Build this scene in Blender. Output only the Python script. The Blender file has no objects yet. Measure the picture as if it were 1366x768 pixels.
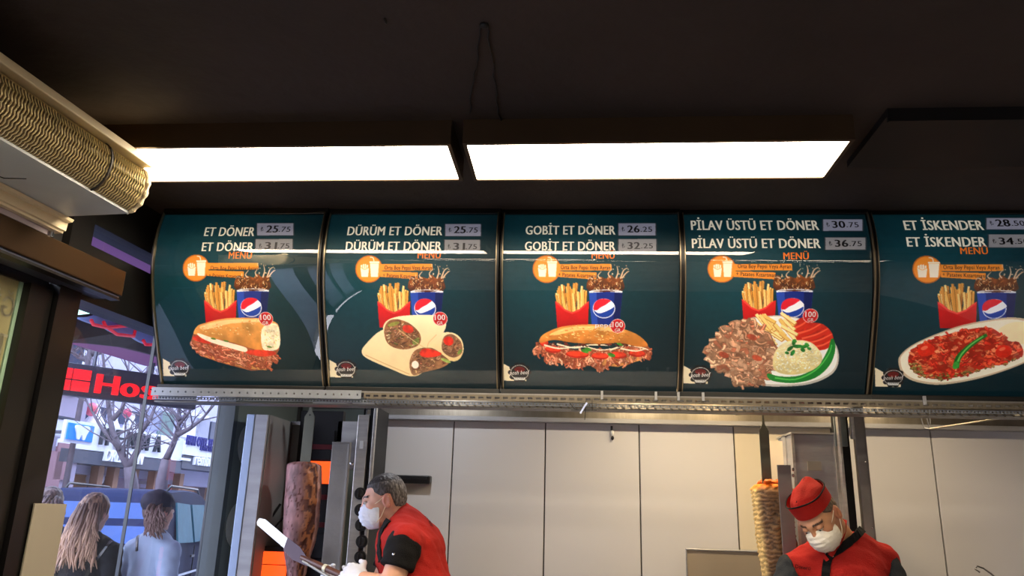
import bpy, bmesh, math, random
import numpy as np
from mathutils import Vector, Matrix

# ------------------------------------------------------------------ camera, sky, exposure
F, CX, CY, EYE = 1031.0, 683.0, 384.0, 1.6
def _rot(pit, yaw, rol):
    cy, sy = math.cos(yaw), math.sin(yaw); cp, sp = math.cos(pit), math.sin(pit); cr, sr = math.cos(rol), math.sin(rol)
    r = np.array([cy, sy, 0]); f = np.array([-sy*cp, cy*cp, sp]); d = -np.cross(r, f)
    return np.array([r*cr+d*sr, -r*sr+d*cr, f])
CR = _rot(math.radians(16.3), math.radians(4.945), math.radians(-1.67))
sc = bpy.context.scene
COL = sc.collection
cam = bpy.data.cameras.new('camera'); camo = bpy.data.objects.new('camera', cam); COL.objects.link(camo)
cam.sensor_width = 36.0; cam.lens = F/1366*36.0; cam.clip_start = 0.05; cam.clip_end = 200
M = Matrix.Identity(4)
for i in range(3):
    M[i][0] = CR[0][i]; M[i][1] = -CR[1][i]; M[i][2] = -CR[2][i]
M[0][3], M[1][3], M[2][3] = 0, 0, EYE
camo.matrix_world = M
sc.camera = camo
sc.view_settings.view_transform = 'Standard'; sc.view_settings.look = 'None'
sc.view_settings.exposure = 0.25; sc.view_settings.gamma = 1.0; sc.view_settings.use_curve_mapping = False
w = bpy.data.worlds.new('sky'); sc.world = w; w.use_nodes = True
nt = w.node_tree; bg = nt.nodes['Background']
SKY_STRENGTH = 6.5
bg.inputs[0].default_value = (0.72, 0.82, 1.0, 1); bg.inputs[1].default_value = SKY_STRENGTH
tc = nt.nodes.new('ShaderNodeTexCoord'); mp = nt.nodes.new('ShaderNodeSeparateXYZ'); rp = nt.nodes.new('ShaderNodeValToRGB')
nt.links.new(tc.outputs['Generated'], mp.inputs[0]); nt.links.new(mp.outputs['Z'], rp.inputs[0]); nt.links.new(rp.outputs[0], bg.inputs[0])
rp.color_ramp.elements[0].position = 0.0; rp.color_ramp.elements[0].color = (0.86, 0.86, 0.98, 1)
rp.color_ramp.elements[1].position = 0.8; rp.color_ramp.elements[1].color = (0.55, 0.70, 1.0, 1)

def area_light(name, loc, rot, sx, sy, power, col):
    l = bpy.data.lights.new(name, 'AREA'); l.shape = 'RECTANGLE'; l.size = sx; l.size_y = sy; l.energy = power; l.color = col
    o = bpy.data.objects.new(name, l); COL.objects.link(o); o.location = loc; o.rotation_euler = rot
    return o
PANEL_GLOW = 20.0

# ------------------------------------------------------------------ measuring helpers: image direction -> point at a real depth
def ray(px, py): return np.array([(px-CX)/F, (py-CY)/F, 1.0]) @ CR
E0 = np.array([0, 0, EYE])
def aty(px, py, y): r = ray(px, py); return r*(y/r[1]) + E0
def atz(px, py, z): r = ray(px, py); return r*((z-EYE)/r[2]) + E0
def atf(px, py, d): return ray(px, py)*d + E0
def proj(p): d = CR @ (np.asarray(p, float)-E0); return CX+F*d[0]/d[2], CY+F*d[1]/d[2]
TH = math.radians(5.5)
SD = np.array([math.sin(TH), math.cos(TH), 0.0]); ND = np.array([math.cos(TH), -math.sin(TH), 0.0]); ZD = np.array([0, 0, 1.0])
D0 = -1.938                        # storefront plane
def SP(s, n, z): return SD*s + ND*(D0+n) + ZD*z        # storefront frame: s along, n into the room
def sf(px, py, n=0.0):
    r = ray(px, py); q = r*((D0+n)/(r @ ND)) + E0
    return float(q @ SD), float(q[2])

# ------------------------------------------------------------------ object plumbing
ORG = {}
def tag(o, label=None, cat=None, group=None, kind=None):
    if label: o['label'] = label
    if cat: o['category'] = cat
    if group: o['group'] = group
    if kind: o['kind'] = kind
    return o
def thing(name, label, cat, loc, group=None):
    o = bpy.data.objects.new(name, None); COL.objects.link(o); o.empty_display_size = 0.05
    o.location = tuple(float(a) for a in loc); ORG[o.name] = np.array(loc, float)
    return tag(o, label, cat, group)
def mk(name, V, Fc, mat, parent=None, smooth=False, label=None, cols=None, mesh=None, loc=None):
    V = np.asarray(V, float).reshape(-1, 3)
    if parent is None:
        org = np.array([V[:, 0].mean(), V[:, 1].mean(), V[:, 2].min()]) if loc is None else np.array(loc, float)
    else: org = ORG[parent.name]
    me = bpy.data.meshes.new(name)
    if isinstance(Fc, np.ndarray) and Fc.ndim == 2:
        n, k = Fc.shape
        me.vertices.add(len(V)); me.vertices.foreach_set('co', (V-org).astype(np.float32).ravel())
        me.loops.add(n*k); me.loops.foreach_set('vertex_index', Fc.astype(np.int32).ravel())
        me.polygons.add(n); me.polygons.foreach_set('loop_start', np.arange(0, n*k, k, dtype=np.int32))
        try: me.polygons.foreach_set('loop_total', np.full(n, k, np.int32))
        except Exception: pass
        me.update(calc_edges=True)
    else:
        me.from_pydata((V-org).tolist(), [], [list(map(int, f)) for f in Fc]); me.update()
    if smooth: me.polygons.foreach_set('use_smooth', np.ones(len(me.polygons), bool)); me.update()
    if cols is not None:
        a = me.color_attributes.new('paint', 'FLOAT_COLOR', 'POINT')
        c = np.ones((len(V), 4), np.float32); c[:, :3] = lin(np.asarray(cols)); a.data.foreach_set('color', c.ravel())
    if mat is not None: me.materials.append(mat)
    o = bpy.data.objects.new(name, me); COL.objects.link(o)
    if parent is not None: o.parent = parent
    else: o.location = tuple(org)
    ORG[o.name] = org
    if label: o['label'] = label
    return o
def lin(c):
    c = np.clip(np.asarray(c, float), 0, 1)
    return np.where(c <= 0.04045, c/12.92, ((c+0.055)/1.055)**2.4)
def frame_from(d):
    d = np.array(d, float); d /= np.linalg.norm(d)
    a = np.array([0, 0, 1.0]) if abs(d[2]) < 0.9 else np.array([1.0, 0, 0])
    u = np.cross(a, d); u /= np.linalg.norm(u); return u, np.cross(d, u), d
class G:
    """collects shapes into one mesh"""
    def __init__(s): s.v = []; s.f = []; s.n = 0
    def add(s, V, Fc):
        V = np.asarray(V, float).reshape(-1, 3); s.v.append(V)
        s.f += [[i+s.n for i in f] for f in Fc]; s.n += len(V); return s
    def box8(s, P): return s.add(P, [(0, 1, 3, 2), (4, 6, 7, 5), (0, 4, 5, 1), (2, 3, 7, 6), (0, 2, 6, 4), (1, 5, 7, 3)])
    def box(s, x0, x1, y0, y1, z0, z1): return s.box8([(x, y, z) for x in (x0, x1) for y in (y0, y1) for z in (z0, z1)])
    def sbox(s, a0, a1, n0, n1, z0, z1): return s.box8([SP(a, n, z) for a in (a0, a1) for n in (n0, n1) for z in (z0, z1)])
    def obox(s, c, size, A):
        c = np.array(c, float); A = np.asarray(A, float)
        return s.box8([c + A[0]*i*size[0]/2 + A[1]*j*size[1]/2 + A[2]*k*size[2]/2 for i in (-1, 1) for j in (-1, 1) for k in (-1, 1)])
    def bar(s, a, b, w, h=None, up=None):
        a = np.array(a, float); b = np.array(b, float); h = h or w
        d = b-a; L = np.linalg.norm(d); d /= L
        upv = np.array(up, float) if up is not None else (np.array([0, 0, 1.0]) if abs(d[2]) < .9 else np.array([0, 1.0, 0]))
        x = np.cross(d, upv); x /= np.linalg.norm(x); z = np.cross(x, d)
        return s.obox((a+b)/2, (L, w, h), (d, x, z))
    def tube(s, path, r, n=8, caps=True):
        path = np.asarray(path, float); m = len(path); rr = np.broadcast_to(np.asarray(r, float), (m,))
        V = []; u = None
        for i in range(m):
            d = path[min(i+1, m-1)]-path[max(i-1, 0)]; d /= (np.linalg.norm(d)+1e-12)
            if u is None: u, v, _ = frame_from(d)
            else:
                u = u-d*(u@d); u /= (np.linalg.norm(u)+1e-12); v = np.cross(d, u)
            for k in range(n):
                a = 2*math.pi*k/n; V.append(path[i]+(u*math.cos(a)+v*math.sin(a))*rr[i])
        Fc = [(i*n+k, i*n+(k+1) % n, (i+1)*n+(k+1) % n, (i+1)*n+k) for i in range(m-1) for k in range(n)]
        if caps: Fc += [tuple(range(n))[::-1], tuple(range((m-1)*n, m*n))]
        return s.add(V, Fc)
    def cyl(s, a, b, r, n=16): return s.tube([a, b], r, n)
    def ell(s, c, r, n=12, m=8, A=None):
        V = [];
        for i in range(m+1):
            t = math.pi*i/m
            for k in range(n):
                a = 2*math.pi*k/n; V.append((math.sin(t)*math.cos(a)*r[0], math.sin(t)*math.sin(a)*r[1], math.cos(t)*r[2]))
        V = np.array(V)
        if A is not None: V = V @ np.asarray(A)
        Fc = [(i*n+k, (i+1)*n+k, (i+1)*n+(k+1) % n, i*n+(k+1) % n) for i in range(m) for k in range(n)]
        return s.add(V+np.array(c), Fc)
    def prism(s, poly, A, B, C, O, d0, d1):
        """poly in (A,B) plane, extruded along C from d0 to d1"""
        poly = np.asarray(poly, float); n = len(poly); A, B, C, O = map(lambda q: np.array(q, float), (A, B, C, O))
        base = poly[:, :1]*A + poly[:, 1:]*B + O
        V = np.vstack([base+C*d0, base+C*d1])
        return s.add(V, [tuple(range(n))[::-1], tuple(range(n, 2*n))]+[(i, (i+1) % n, n+(i+1) % n, n+i) for i in range(n)])
    def grid(s, fn, nu, nv, closeu=False):
        V = [fn(i/nu, j/nv) for j in range(nv+1) for i in range(nu+1)]
        return s.add(V, [(j*(nu+1)+i, j*(nu+1)+i+1, (j+1)*(nu+1)+i+1, (j+1)*(nu+1)+i) for j in range(nv) for i in range(nu)])
    def build(s, name, mat, parent=None, smooth=False, label=None, loc=None):
        return mk(name, np.vstack(s.v), s.f, mat, parent, smooth, label, loc=loc)
def bevel(o, w=0.003, seg=2):
    m = o.modifiers.new('bevel', 'BEVEL'); m.width = w; m.segments = seg; m.limit_method = 'ANGLE'; return o

# ------------------------------------------------------------------ materials
def mat(name, rgb, rough=0.6, metal=0.0, var=0.06, vscale=8.0, bump=0.0, bscale=60.0, emit=None, es=0.0, stretch=None, coat=0.0, srgb=True, spec=0.5):
    m = bpy.data.materials.new(name); m.use_nodes = True; t = m.node_tree; b = t.nodes['Principled BSDF']
    c = tuple(lin(rgb)) if srgb else tuple(rgb)
    b.inputs['Roughness'].default_value = rough; b.inputs['Metallic'].default_value = metal
    b.inputs['Specular IOR Level'].default_value = spec; b.inputs['Coat Weight'].default_value = coat
    tcn = t.nodes.new('ShaderNodeTexCoord'); mpn = t.nodes.new('ShaderNodeMapping'); t.links.new(tcn.outputs['Object'], mpn.inputs[0])
    if stretch: mpn.inputs['Scale'].default_value = stretch
    no = t.nodes.new('ShaderNodeTexNoise'); no.inputs['Scale'].default_value = vscale; no.inputs['Detail'].default_value = 4
    t.links.new(mpn.outputs[0], no.inputs['Vector'])
    mr = t.nodes.new('ShaderNodeMapRange'); mr.inputs['From Min'].default_value = 0.3; mr.inputs['From Max'].default_value = 0.7
    mr.inputs['To Min'].default_value = 1-var; mr.inputs['To Max'].default_value = 1+var; t.links.new(no.outputs['Fac'], mr.inputs[0])
    mx = t.nodes.new('ShaderNodeVectorMath'); mx.operation = 'SCALE'; mx.inputs[0].default_value = c; t.links.new(mr.outputs[0], mx.inputs['Scale'])
    t.links.new(mx.outputs[0], b.inputs['Base Color'])
    if bump:
        n2 = t.nodes.new('ShaderNodeTexNoise'); n2.inputs['Scale'].default_value = bscale; n2.inputs['Detail'].default_value = 3
        t.links.new(mpn.outputs[0], n2.inputs['Vector'])
        bp = t.nodes.new('ShaderNodeBump'); bp.inputs['Strength'].default_value = bump; bp.inputs['Distance'].default_value = 0.01
        t.links.new(n2.outputs['Fac'], bp.inputs['Height']); t.links.new(bp.outputs[0], b.inputs['Normal'])
    if emit is not None:
        b.inputs['Emission Color'].default_value = (*lin(emit), 1); b.inputs['Emission Strength'].default_value = es
    return m
def vmat(name, rough=0.6, spec=0.4, glow=0.0, bump=0.0, sss=0.0):
    m = bpy.data.materials.new(name); m.use_nodes = True; t = m.node_tree; b = t.nodes['Principled BSDF']
    a = t.nodes.new('ShaderNodeAttribute'); a.attribute_name = 'paint'
    t.links.new(a.outputs['Color'], b.inputs['Base Color']); b.inputs['Roughness'].default_value = rough; b.inputs['Specular IOR Level'].default_value = spec
    if sss: b.inputs['Subsurface Weight'].default_value = sss; b.inputs['Subsurface Scale'].default_value = 0.01
    if glow: t.links.new(a.outputs['Color'], b.inputs['Emission Color']); b.inputs['Emission Strength'].default_value = glow
    if bump:
        tcn = t.nodes.new('ShaderNodeTexCoord'); n2 = t.nodes.new('ShaderNodeTexNoise'); n2.inputs['Scale'].default_value = 90; t.links.new(tcn.outputs['Object'], n2.inputs['Vector'])
        bp = t.nodes.new('ShaderNodeBump'); bp.inputs['Strength'].default_value = bump; bp.inputs['Distance'].default_value = 0.005
        t.links.new(n2.outputs['Fac'], bp.inputs['Height']); t.links.new(bp.outputs[0], b.inputs['Normal'])
    return m
def glass(name, tint=(1, 1, 1), ior=1.45, rough=0.0, haze=0.0, hazecol=(0.8, 0.85, 0.9), fscale=1.0):
    m = bpy.data.materials.new(name); m.use_nodes = True; t = m.node_tree; t.nodes.clear()
    out = t.nodes.new('ShaderNodeOutputMaterial'); tr = t.nodes.new('ShaderNodeBsdfTransparent'); gl = t.nodes.new('ShaderNodeBsdfGlossy')
    tr.inputs[0].default_value = (*tint, 1); gl.inputs['Roughness'].default_value = rough
    fr = t.nodes.new('ShaderNodeFresnel'); ge = t.nodes.new('ShaderNodeNewGeometry'); mi = t.nodes.new('ShaderNodeMath'); mi.operation = 'MULTIPLY_ADD'; mi.inputs[1].default_value = 1/ior-ior; mi.inputs[2].default_value = ior
    t.links.new(ge.outputs['Backfacing'], mi.inputs[0]); t.links.new(mi.outputs[0], fr.inputs[0])
    ms = t.nodes.new('ShaderNodeMixShader'); ml = t.nodes.new('ShaderNodeMath'); ml.operation = 'MULTIPLY'; ml.inputs[1].default_value = fscale
    t.links.new(fr.outputs[0], ml.inputs[0]); t.links.new(ml.outputs[0], ms.inputs[0])
    base = tr.outputs[0]
    if haze:
        df = t.nodes.new('ShaderNodeBsdfDiffuse'); df.inputs[0].default_value = (*hazecol, 1); m2 = t.nodes.new('ShaderNodeMixShader'); m2.inputs[0].default_value = haze
        t.links.new(tr.outputs[0], m2.inputs[1]); t.links.new(df.outputs[0], m2.inputs[2]); base = m2.outputs[0]
    t.links.new(base, ms.inputs[1]); t.links.new(gl.outputs[0], ms.inputs[2]); t.links.new(ms.outputs[0], out.inputs[0])
    return m
STEEL = mat('brushed_steel', (0.72, 0.71, 0.69), 0.38, 0.75, 0.10, 6, 0.15, 40, stretch=(1, 1, 12))
STEELD = mat('dull_steel', (0.50, 0.49, 0.48), 0.45, 0.6, 0.15, 5, 0.2, 30)
STEELH = mat('hood_steel', (0.60, 0.57, 0.52), 0.35, 1.0, 0.12, 3, 0.1, 20, stretch=(8, 1, 1))
STEELM = mat('satin_steel_sheet', (0.62, 0.62, 0.63), 0.52, 0.5, 0.15, 4, 0.1, 30, stretch=(1, 1, 6))
BLACK = mat('black_paint', (0.035, 0.03, 0.03), 0.55, 0, 0.2, 10)
BLACKG = mat('black_anodised_frame', (0.05, 0.043, 0.04), 0.35, 0, 0.2, 10)
DARKP = mat('black_plastic', (0.06, 0.06, 0.065), 0.35, 0, 0.1)
WHITE = mat('white_enamel', (0.88, 0.88, 0.86), 0.35, 0, 0.04)
CREAM = mat('cream_enamel', (0.92, 0.86, 0.72), 0.4, 0, 0.05)
CHROME = mat('chrome', (0.85, 0.85, 0.86), 0.12, 1.0, 0.03)

# ------------------------------------------------------------------ lettering
_tc = bpy.data.curves.new('lettering', 'FONT'); _to = bpy.data.objects.new('lettering', _tc); COL.objects.link(_to)
def glyphs(txt, bold=0.0, depth=0.0, shear=0.0, space=1.0):
    if bold > .011:      # heavy weight: the strokes laid side by side
        V, Fc = glyphs(txt, 0.0, depth, shear, space+.06); n = len(V); o = [V+np.array([d, e, (d/bold+.7)*.002]) for d in (-bold*.62, -bold*.21, bold*.21, bold*.62) for e in (0,)]
        return np.vstack(o), [tuple(i+k*n for i in f) for k in range(4) for f in Fc]
    _tc.body = txt; _tc.offset = 0.0; _tc.extrude = depth; _tc.resolution_u = 3; _tc.shear = shear; _tc.space_character = space
    bpy.context.view_layer.update()
    me = _to.to_mesh(); n = len(me.vertices); V = np.empty(n*3); me.vertices.foreach_get('co', V); V = V.reshape(-1, 3)
    Fc = [tuple(p.vertices) for p in me.polygons]; _to.to_mesh_clear()
    return V, Fc
def letters(name, txt, O, A, B, W, H, mtl, parent=None, bold=0.02, depth=0.0, thick=0.0, shear=0.0, label=None, capfit=None, space=1.0):
    """lettering fitted into W x H (cap height) on the plane O + a*A + b*B"""
    V, Fc = glyphs(txt, bold, 0.05 if thick else 0.0, shear, space)
    x0, x1 = V[:, 0].min(), V[:, 0].max()
    a = (V[:, 0]-x0)/(x1-x0)*W; b = V[:, 1]/0.72*H
    A, B, O = np.array(A), np.array(B), np.array(O); C = np.cross(A, B)
    P = O + a[:, None]*A + b[:, None]*B + (V[:, 2:]/0.05*thick if thick else 0)*C
    return mk(name, P, Fc, mtl, parent, label=label)
# ------------------------------------------------------------------ the room shell
ZC = 2.725      # ceiling
YB = 4.2        # back wall
CEIL = mat('dark_brown_ceiling_board', (0.215, 0.17, 0.145), 0.75, 0, 0.35, 1.3, 0.35, 18)
CEILT = mat('dark_ceiling_trim', (0.115, 0.092, 0.078), 0.6, 0, 0.3, 3)
FLOOR = mat('dark_floor_tile', (0.30, 0.28, 0.26), 0.45, 0, 0.1, 4)
WALLD = mat('warm_grey_wall_paint', (0.62, 0.58, 0.54), 0.7, 0, 0.2, 3)
WALLG = mat('grey_green_wall_paint', (0.40, 0.44, 0.43), 0.6, 0, 0.08, 3)
PANELG = mat('pale_grey_wall_panel', (0.79, 0.785, 0.79), 0.42, 0, 0.025, 1.6)
PANELY = mat('ivory_wall_panel', (0.83, 0.79, 0.70), 0.42, 0, 0.03, 1.6)
SEAL = mat('grey_joint', (0.30, 0.29, 0.28), 0.7)
ASPH = mat('pavement', (0.52, 0.52, 0.55), 0.8, 0, 0.1, 3)

def struct(g, name, m, loc=None):
    o = g.build(name, m, None, loc=loc); o['kind'] = 'structure'; return o
XR, YN = 3.4, -2.6
def xw(y): return (D0 + y*math.sin(TH)) / math.cos(TH)   # x of the storefront plane at depth y
g = G(); g.add([(xw(YN)-.02, YN, 0), (XR, YN, 0), (XR, YB+.1, 0), (xw(YB+.1)-.02, YB+.1, 0), (xw(YN)-.02, YN, -.1), (XR, YN, -.1), (XR, YB+.1, -.1), (xw(YB+.1)-.02, YB+.1, -.1)], [(0, 1, 2, 3), (7, 6, 5, 4), (0, 4, 5, 1), (1, 5, 6, 2), (2, 6, 7, 3), (3, 7, 4, 0)])
floor = struct(g, 'floor', FLOOR)
g = G(); g.add([(xw(YN)-.1, YN, ZC), (XR, YN, ZC), (XR, YB+.1, ZC), (xw(YB+.1)-.1, YB+.1, ZC), (xw(YN)-.1, YN, ZC+.1), (XR, YN, ZC+.1), (XR, YB+.1, ZC+.1), (xw(YB+.1)-.1, YB+.1, ZC+.1)], [(0, 1, 2, 3), (7, 6, 5, 4), (0, 4, 5, 1), (1, 5, 6, 2), (2, 6, 7, 3), (3, 7, 4, 0)])
ceiling = struct(g, 'ceiling', CEIL)
# wall at the back: substrate with recessed joints and one sheet panel after another
g = G(); g.box(xw(YB)-.02, XR, YB+.012, YB+.12, 0, ZC); wall_back = struct(g, 'wall_back', SEAL)
xs = [xw(YB)+.03, -1.155, -.657, -.16, .337, .83, 1.33, 1.827, 2.325, 2.82, XR]
for i in range(len(xs)-1):
    g = G(); gap = .0035
    g.box(xs[i]+gap, xs[i+1]-gap, YB-.002, YB+.014, 0, ZC)
    pm = WALLG if i == 0 else (PANELY if i in (5,) else PANELG)
    bevel(g.build('wall_panel', pm, wall_back), .002)
g = G(); g.box(XR, XR+.1, YN, YB+.1, 0, ZC); struct(g, 'wall_right', WALLD)
g = G(); g.box(xw(YN)-.1, XR, YN-.1, YN, 0, ZC); struct(g, 'wall_rear', WALLD)

# storefront (left): pieces of wall around the openings
g = G()
sR = 4.35
g.sbox(3.42, sR, -.10, 0, 0, 2.47); wall_left = struct(g, 'wall_left', WALLG)
for nm, bx in (('wall_piece', (2.25, sR, -.10, 0, 2.55, ZC+.02)), ('wall_piece', (-2.8, 2.25, -.10, 0, 2.40, ZC+.02)), ('wall_piece', (-2.8, -2.6, -.10, 0, 0, 2.40)), ('wall_piece', (-.45, -.40, -.10, 0, 0, 2.40)), ('wall_piece', (2.9, sR, -.10, 0, 2.46, 2.56))):
    g = G(); g.sbox(*bx); g.build(nm, BLACK, wall_left)
g = G(); g.sbox(2.235, 3.44, -.09, .02, 2.265, 2.462); hd = struct(g, 'trim_1', BLACKG)      # window header under the transom
g = G(); g.sbox(2.145, 2.245, -.09, .03, 0, 2.72); struct(g, 'trim_2', BLACKG)                # black mullion between door and window
g = G(); g.sbox(3.385, 3.42, -.09, .0, 0, 2.30); struct(g, 'trim_3', mat('grey_window_edge', (.27, .31, .32), .5))
g = G(); g.sbox(2.245, 3.385, -.09, .0, 0, .12); struct(g, 'trim_4', BLACKG)
# window panes
GL = glass('shop_window_glass', (0.93, 0.95, 1.0), haze=0.04, hazecol=(.55, .65, .9))
GT = glass('transom_glass', (0.80, 0.78, 0.92))
EDGE = mat('glass_joint', (0.16, 0.20, 0.24), .3)
def pane(parent, s0, s1, z0, z1, m, name='pane'):
    g = G(); g.add([SP(s0, -.045, z0), SP(s1, -.045, z0), SP(s1, -.045, z1), SP(s0, -.045, z1)], [(0, 1, 2, 3)]); return g.build(name, m, parent)
jl = sf(203, 560)[0]
g = G(); g.sbox(2.245, 3.385, -.05, -.04, .12, .135); win = struct(g, 'window_1', BLACKG)
pane(win, 2.245, jl-.002, .135, 2.265, GL); pane(win, jl+.002, 3.385, .135, 2.265, GL)
g = G(); g.sbox(jl-.002, jl+.002, -.052, -.038, .135, 2.265); g.build('joint', EDGE, win)
g = G(); s3 = sf(302, 560)[0]; g.sbox(s3-.0015, s3+.0015, -.05, -.04, .135, 2.265); g.build('joint', EDGE, win)
g = G(); g.sbox(2.245, 2.9, -.05, -.04, 2.462, 2.466); win2 = struct(g, 'window_2', BLACKG)
pane(win2, 2.245, 2.9, 2.466, 2.55, GT)

g = G(); g.sbox(-2.6, -.45, -.05, -.04, 0, .1); win3 = struct(g, 'window_3_added', BLACKG)  # unseen glazing added to let daylight flood the room
pane(win3, -2.6, -1.5, .1, 2.40, GL); pane(win3, -1.5, -.45, .1, 2.40, GL)
g = G(); g.sbox(-1.53, -1.47, -.06, -.03, .1, 2.40); g.build('post', BLACKG, win3)
# door leaf with filmed glass and mirrored etched letters
DFILM = mat('olive_tan_window_film', (0.60, 0.575, 0.42), 0.25, 0, 0.10, 1.2, coat=.3)
ETCH = mat('etched_lettering', (0.66, 0.64, 0.54), 0.6, 0, 0.02)
g = G(); g.sbox(-.4, 2.14, -.055, -.01, 2.262, 2.292); door = struct(g, 'door_1', BLACKG)
g = G(); g.sbox(2.045, 2.142, -.055, .012, 0, 2.262); g.build('door_stile', BLACKG, door)
g = G(); g.sbox(.6, 2.045, -.05, -.012, 0, .1); g.build('door_rail', BLACKG, door)
sg = sf(66, 388)[0]
g = G(); g.sbox(.6, 2.032, -.030, -.022, .1, 2.262); dg = g.build('door_glass', DFILM, door)
g = G(); g.sbox(2.032, 2.045, -.036, -.016, .1, 2.262); g.build('glass_edge', mat('pale_green_glass_edge', (.60, .72, .62), .25), door)
def etched(txt, px0, pxr, pyb, cap):
    s1, z = sf(pxr, pyb, -.02); s0, _ = sf(px0, pyb, -.02)
    letters('etched_lettering', txt, SP(s1, -.0205, z), -SD, ZD, s1-s0, cap, ETCH, dg, .02)
etched('DEĞİŞ', -36, 47, 434, .062)
etched('TİR', -70, 10, 478, .075)

# ------------------------------------------------------------------ sliding-door operator box
g = G(); g.sbox(-.4, 2.325, 0.005, .125, 2.292, 2.383)
OPM = mat('bronze_brown_cover', (0.27, 0.195, 0.12), 0.30, 0.6, 0.15, 2)
t = thing('door_operator', 'long dark bronze sliding-door operator box above the tan glass door', 'door operator', SP(1, .06, 2.292))
bevel(g.build('cover', OPM, t), .004)
g = G(); g.sbox(-.4, 2.32, .01, .115, 2.284, 2.2925); g.build('bottom_strip', mat('blue_grey_strip', (.42, .45, .55), .3, .6), t)  # blue tint stands in for the reflection on the box underside
g = G(); g.sbox(-.4, 2.32, .085, .121, 2.276, 2.284); g.build('guide_rail', BLACKG, t)

# ------------------------------------------------------------------ air curtain
acx = thing('air_curtain', 'cream air curtain unit with curved ribbed grille above the sliding door', 'air curtain', SP(1.2, .27, 2.45))
SE = 1.965
prof = []
pts = [(.385, 2.603), (.412, 2.585), (.425, 2.555), (.425, 2.52), (.415, 2.488), (.395, 2.463), (.37, 2.452)]
pts = np.array(pts)
def prof_at(u):
    x = u*(len(pts)-1); i = min(int(x), len(pts)-2); f_ = x-i
    p0, p1, p2, p3 = pts[max(i-1, 0)], pts[i], pts[i+1], pts[min(i+2, len(pts)-1)]
    return .5*((2*p1)+(-p0+p2)*f_+(2*p0-5*p1+4*p2-p3)*f_**2+(-p0+3*p1-3*p2+p3)*f_**3)
g = G(); g.sbox(-.3, SE, .385, .432, 2.598, 2.622); g.sbox(-.3, SE, .38, .388, 2.57, 2.60)
bevel(g.build('top_strip', CREAM, acx), .003)
g = G(); g.sbox(-.3, SE-.005, .12, .375, 2.455, 2.60); g.build('housing', mat('grille_backing', (.42, .38, .30), .6), acx)
g = G(); g.sbox(-.3, SE-.002, .12, .378, 2.448, 2.4555); g.build('bottom_panel', mat('white_bottom_panel', (.80, .83, .84), .35), acx)
# ribs: wavy wires following the curved front
g = G(); V = []; Fc = []
pitch = .0105; k = 0; s = .55; nb = 0
M_ = 22
while s < SE-.01:
    if abs(s-1.795) > .006:
        ring = []
        for j in range(M_+1):
            u = j/M_; p = prof_at(u); dw = .0028*math.sin(u*2*math.pi*7+0.0)
            q = prof_at(min(u+.02, 1))-prof_at(max(u-.02, 0)); q /= np.linalg.norm(q); nn = np.array([q[1]*-1, q[0]]) * -1
            out = .0045+.0016*math.sin(u*2*math.pi*7)
            ring.append([(s+dw-.0018, p+nn*0), (s+dw, p+nn*out), (s+dw+.0024, p+nn*0)])
        for j in range(M_+1):
            for (ss, pp) in ring[j]: V.append(SP(ss, pp[0], pp[1]))
        b0 = nb
        for j in range(M_):
            for c in range(2): a = b0+j*3+c; Fc.append((a, a+1, a+4, a+3))
        nb += 3*(M_+1)
    s += pitch
RIB = mat('champagne_grille', (0.95, 0.88, 0.68), 0.3, 0.4, .05)
o = mk('grille_rib', V, Fc, RIB, acx, smooth=True); o['kind'] = 'stuff'
g = G()
for ss in (.55, 1.16): 
    pass
ringp = [SP(1.795, *(prof_at(u))) for u in np.linspace(0, 1, 18)]
g.tube(ringp, .004, 6); g.build('seam', mat('grille_seam', (.15, .12, .09), .6), acx)
g = G()   # curved sheet behind ribs
V = [SP(ss, *(prof_at(u)*np.array([1, 1])-np.array([.004, 0]))) for ss in (-.3, SE) for u in np.linspace(0, 1, 18)]
g.add(V, [(i, i+1, 19+i, 18+i) for i in range(17)]); g.build('grille_sheet', mat('grille_shadow_sheet', (.52, .45, .33), .55, .2), acx, smooth=True)
g = G()   # rounded end cap bead
g.tube([SP(SE, *(prof_at(u))) for u in np.linspace(0, 1, 22)], [.006+.0022*math.sin(u*2*math.pi*6) for u in np.linspace(0, 1, 22)], 8)
g.prism([tuple(p) for p in pts]+[(.12, 2.452), (.12, 2.60)], ND, ZD, SD, ND*D0+SD*0, SE-.004, SE+.002)
g.build('end_cap', CREAM, acx, smooth=False)
# bracket rail below it
br = thing('curtain_rail', 'cream moulded rail fixed under the air curtain beside the door', 'rail', SP(1.2, .13, 2.40))
g = G(); g.prism([(0.0, 2.446), (.17, 2.446), (.165, 2.438), (.15, 2.436), (.148, 2.41), (.14, 2.408), (.138, 2.402), (0, 2.402)], ND, ZD, SD, ND*D0, -.3, 1.99)
g.build('moulding', CREAM, br)
g = G(); g.sbox(-.3, 1.95, .04, .12, 2.385, 2.402); g.build('lower_channel', mat('lilac_grey_channel', (.66, .62, .66), .4), br)
g = G(); g.cyl(SP(1.965, .12, 2.382), SP(1.965, .12, 2.401), .008, 12); g.build('bolt', CHROME, br)
g = G(); g.tube([SP(1.60, .17, 2.4475), SP(1.68, .20, 2.447), SP(1.69, .26, 2.4475)], .0015, 6); g.build('cable', DARKP, acx)

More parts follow.
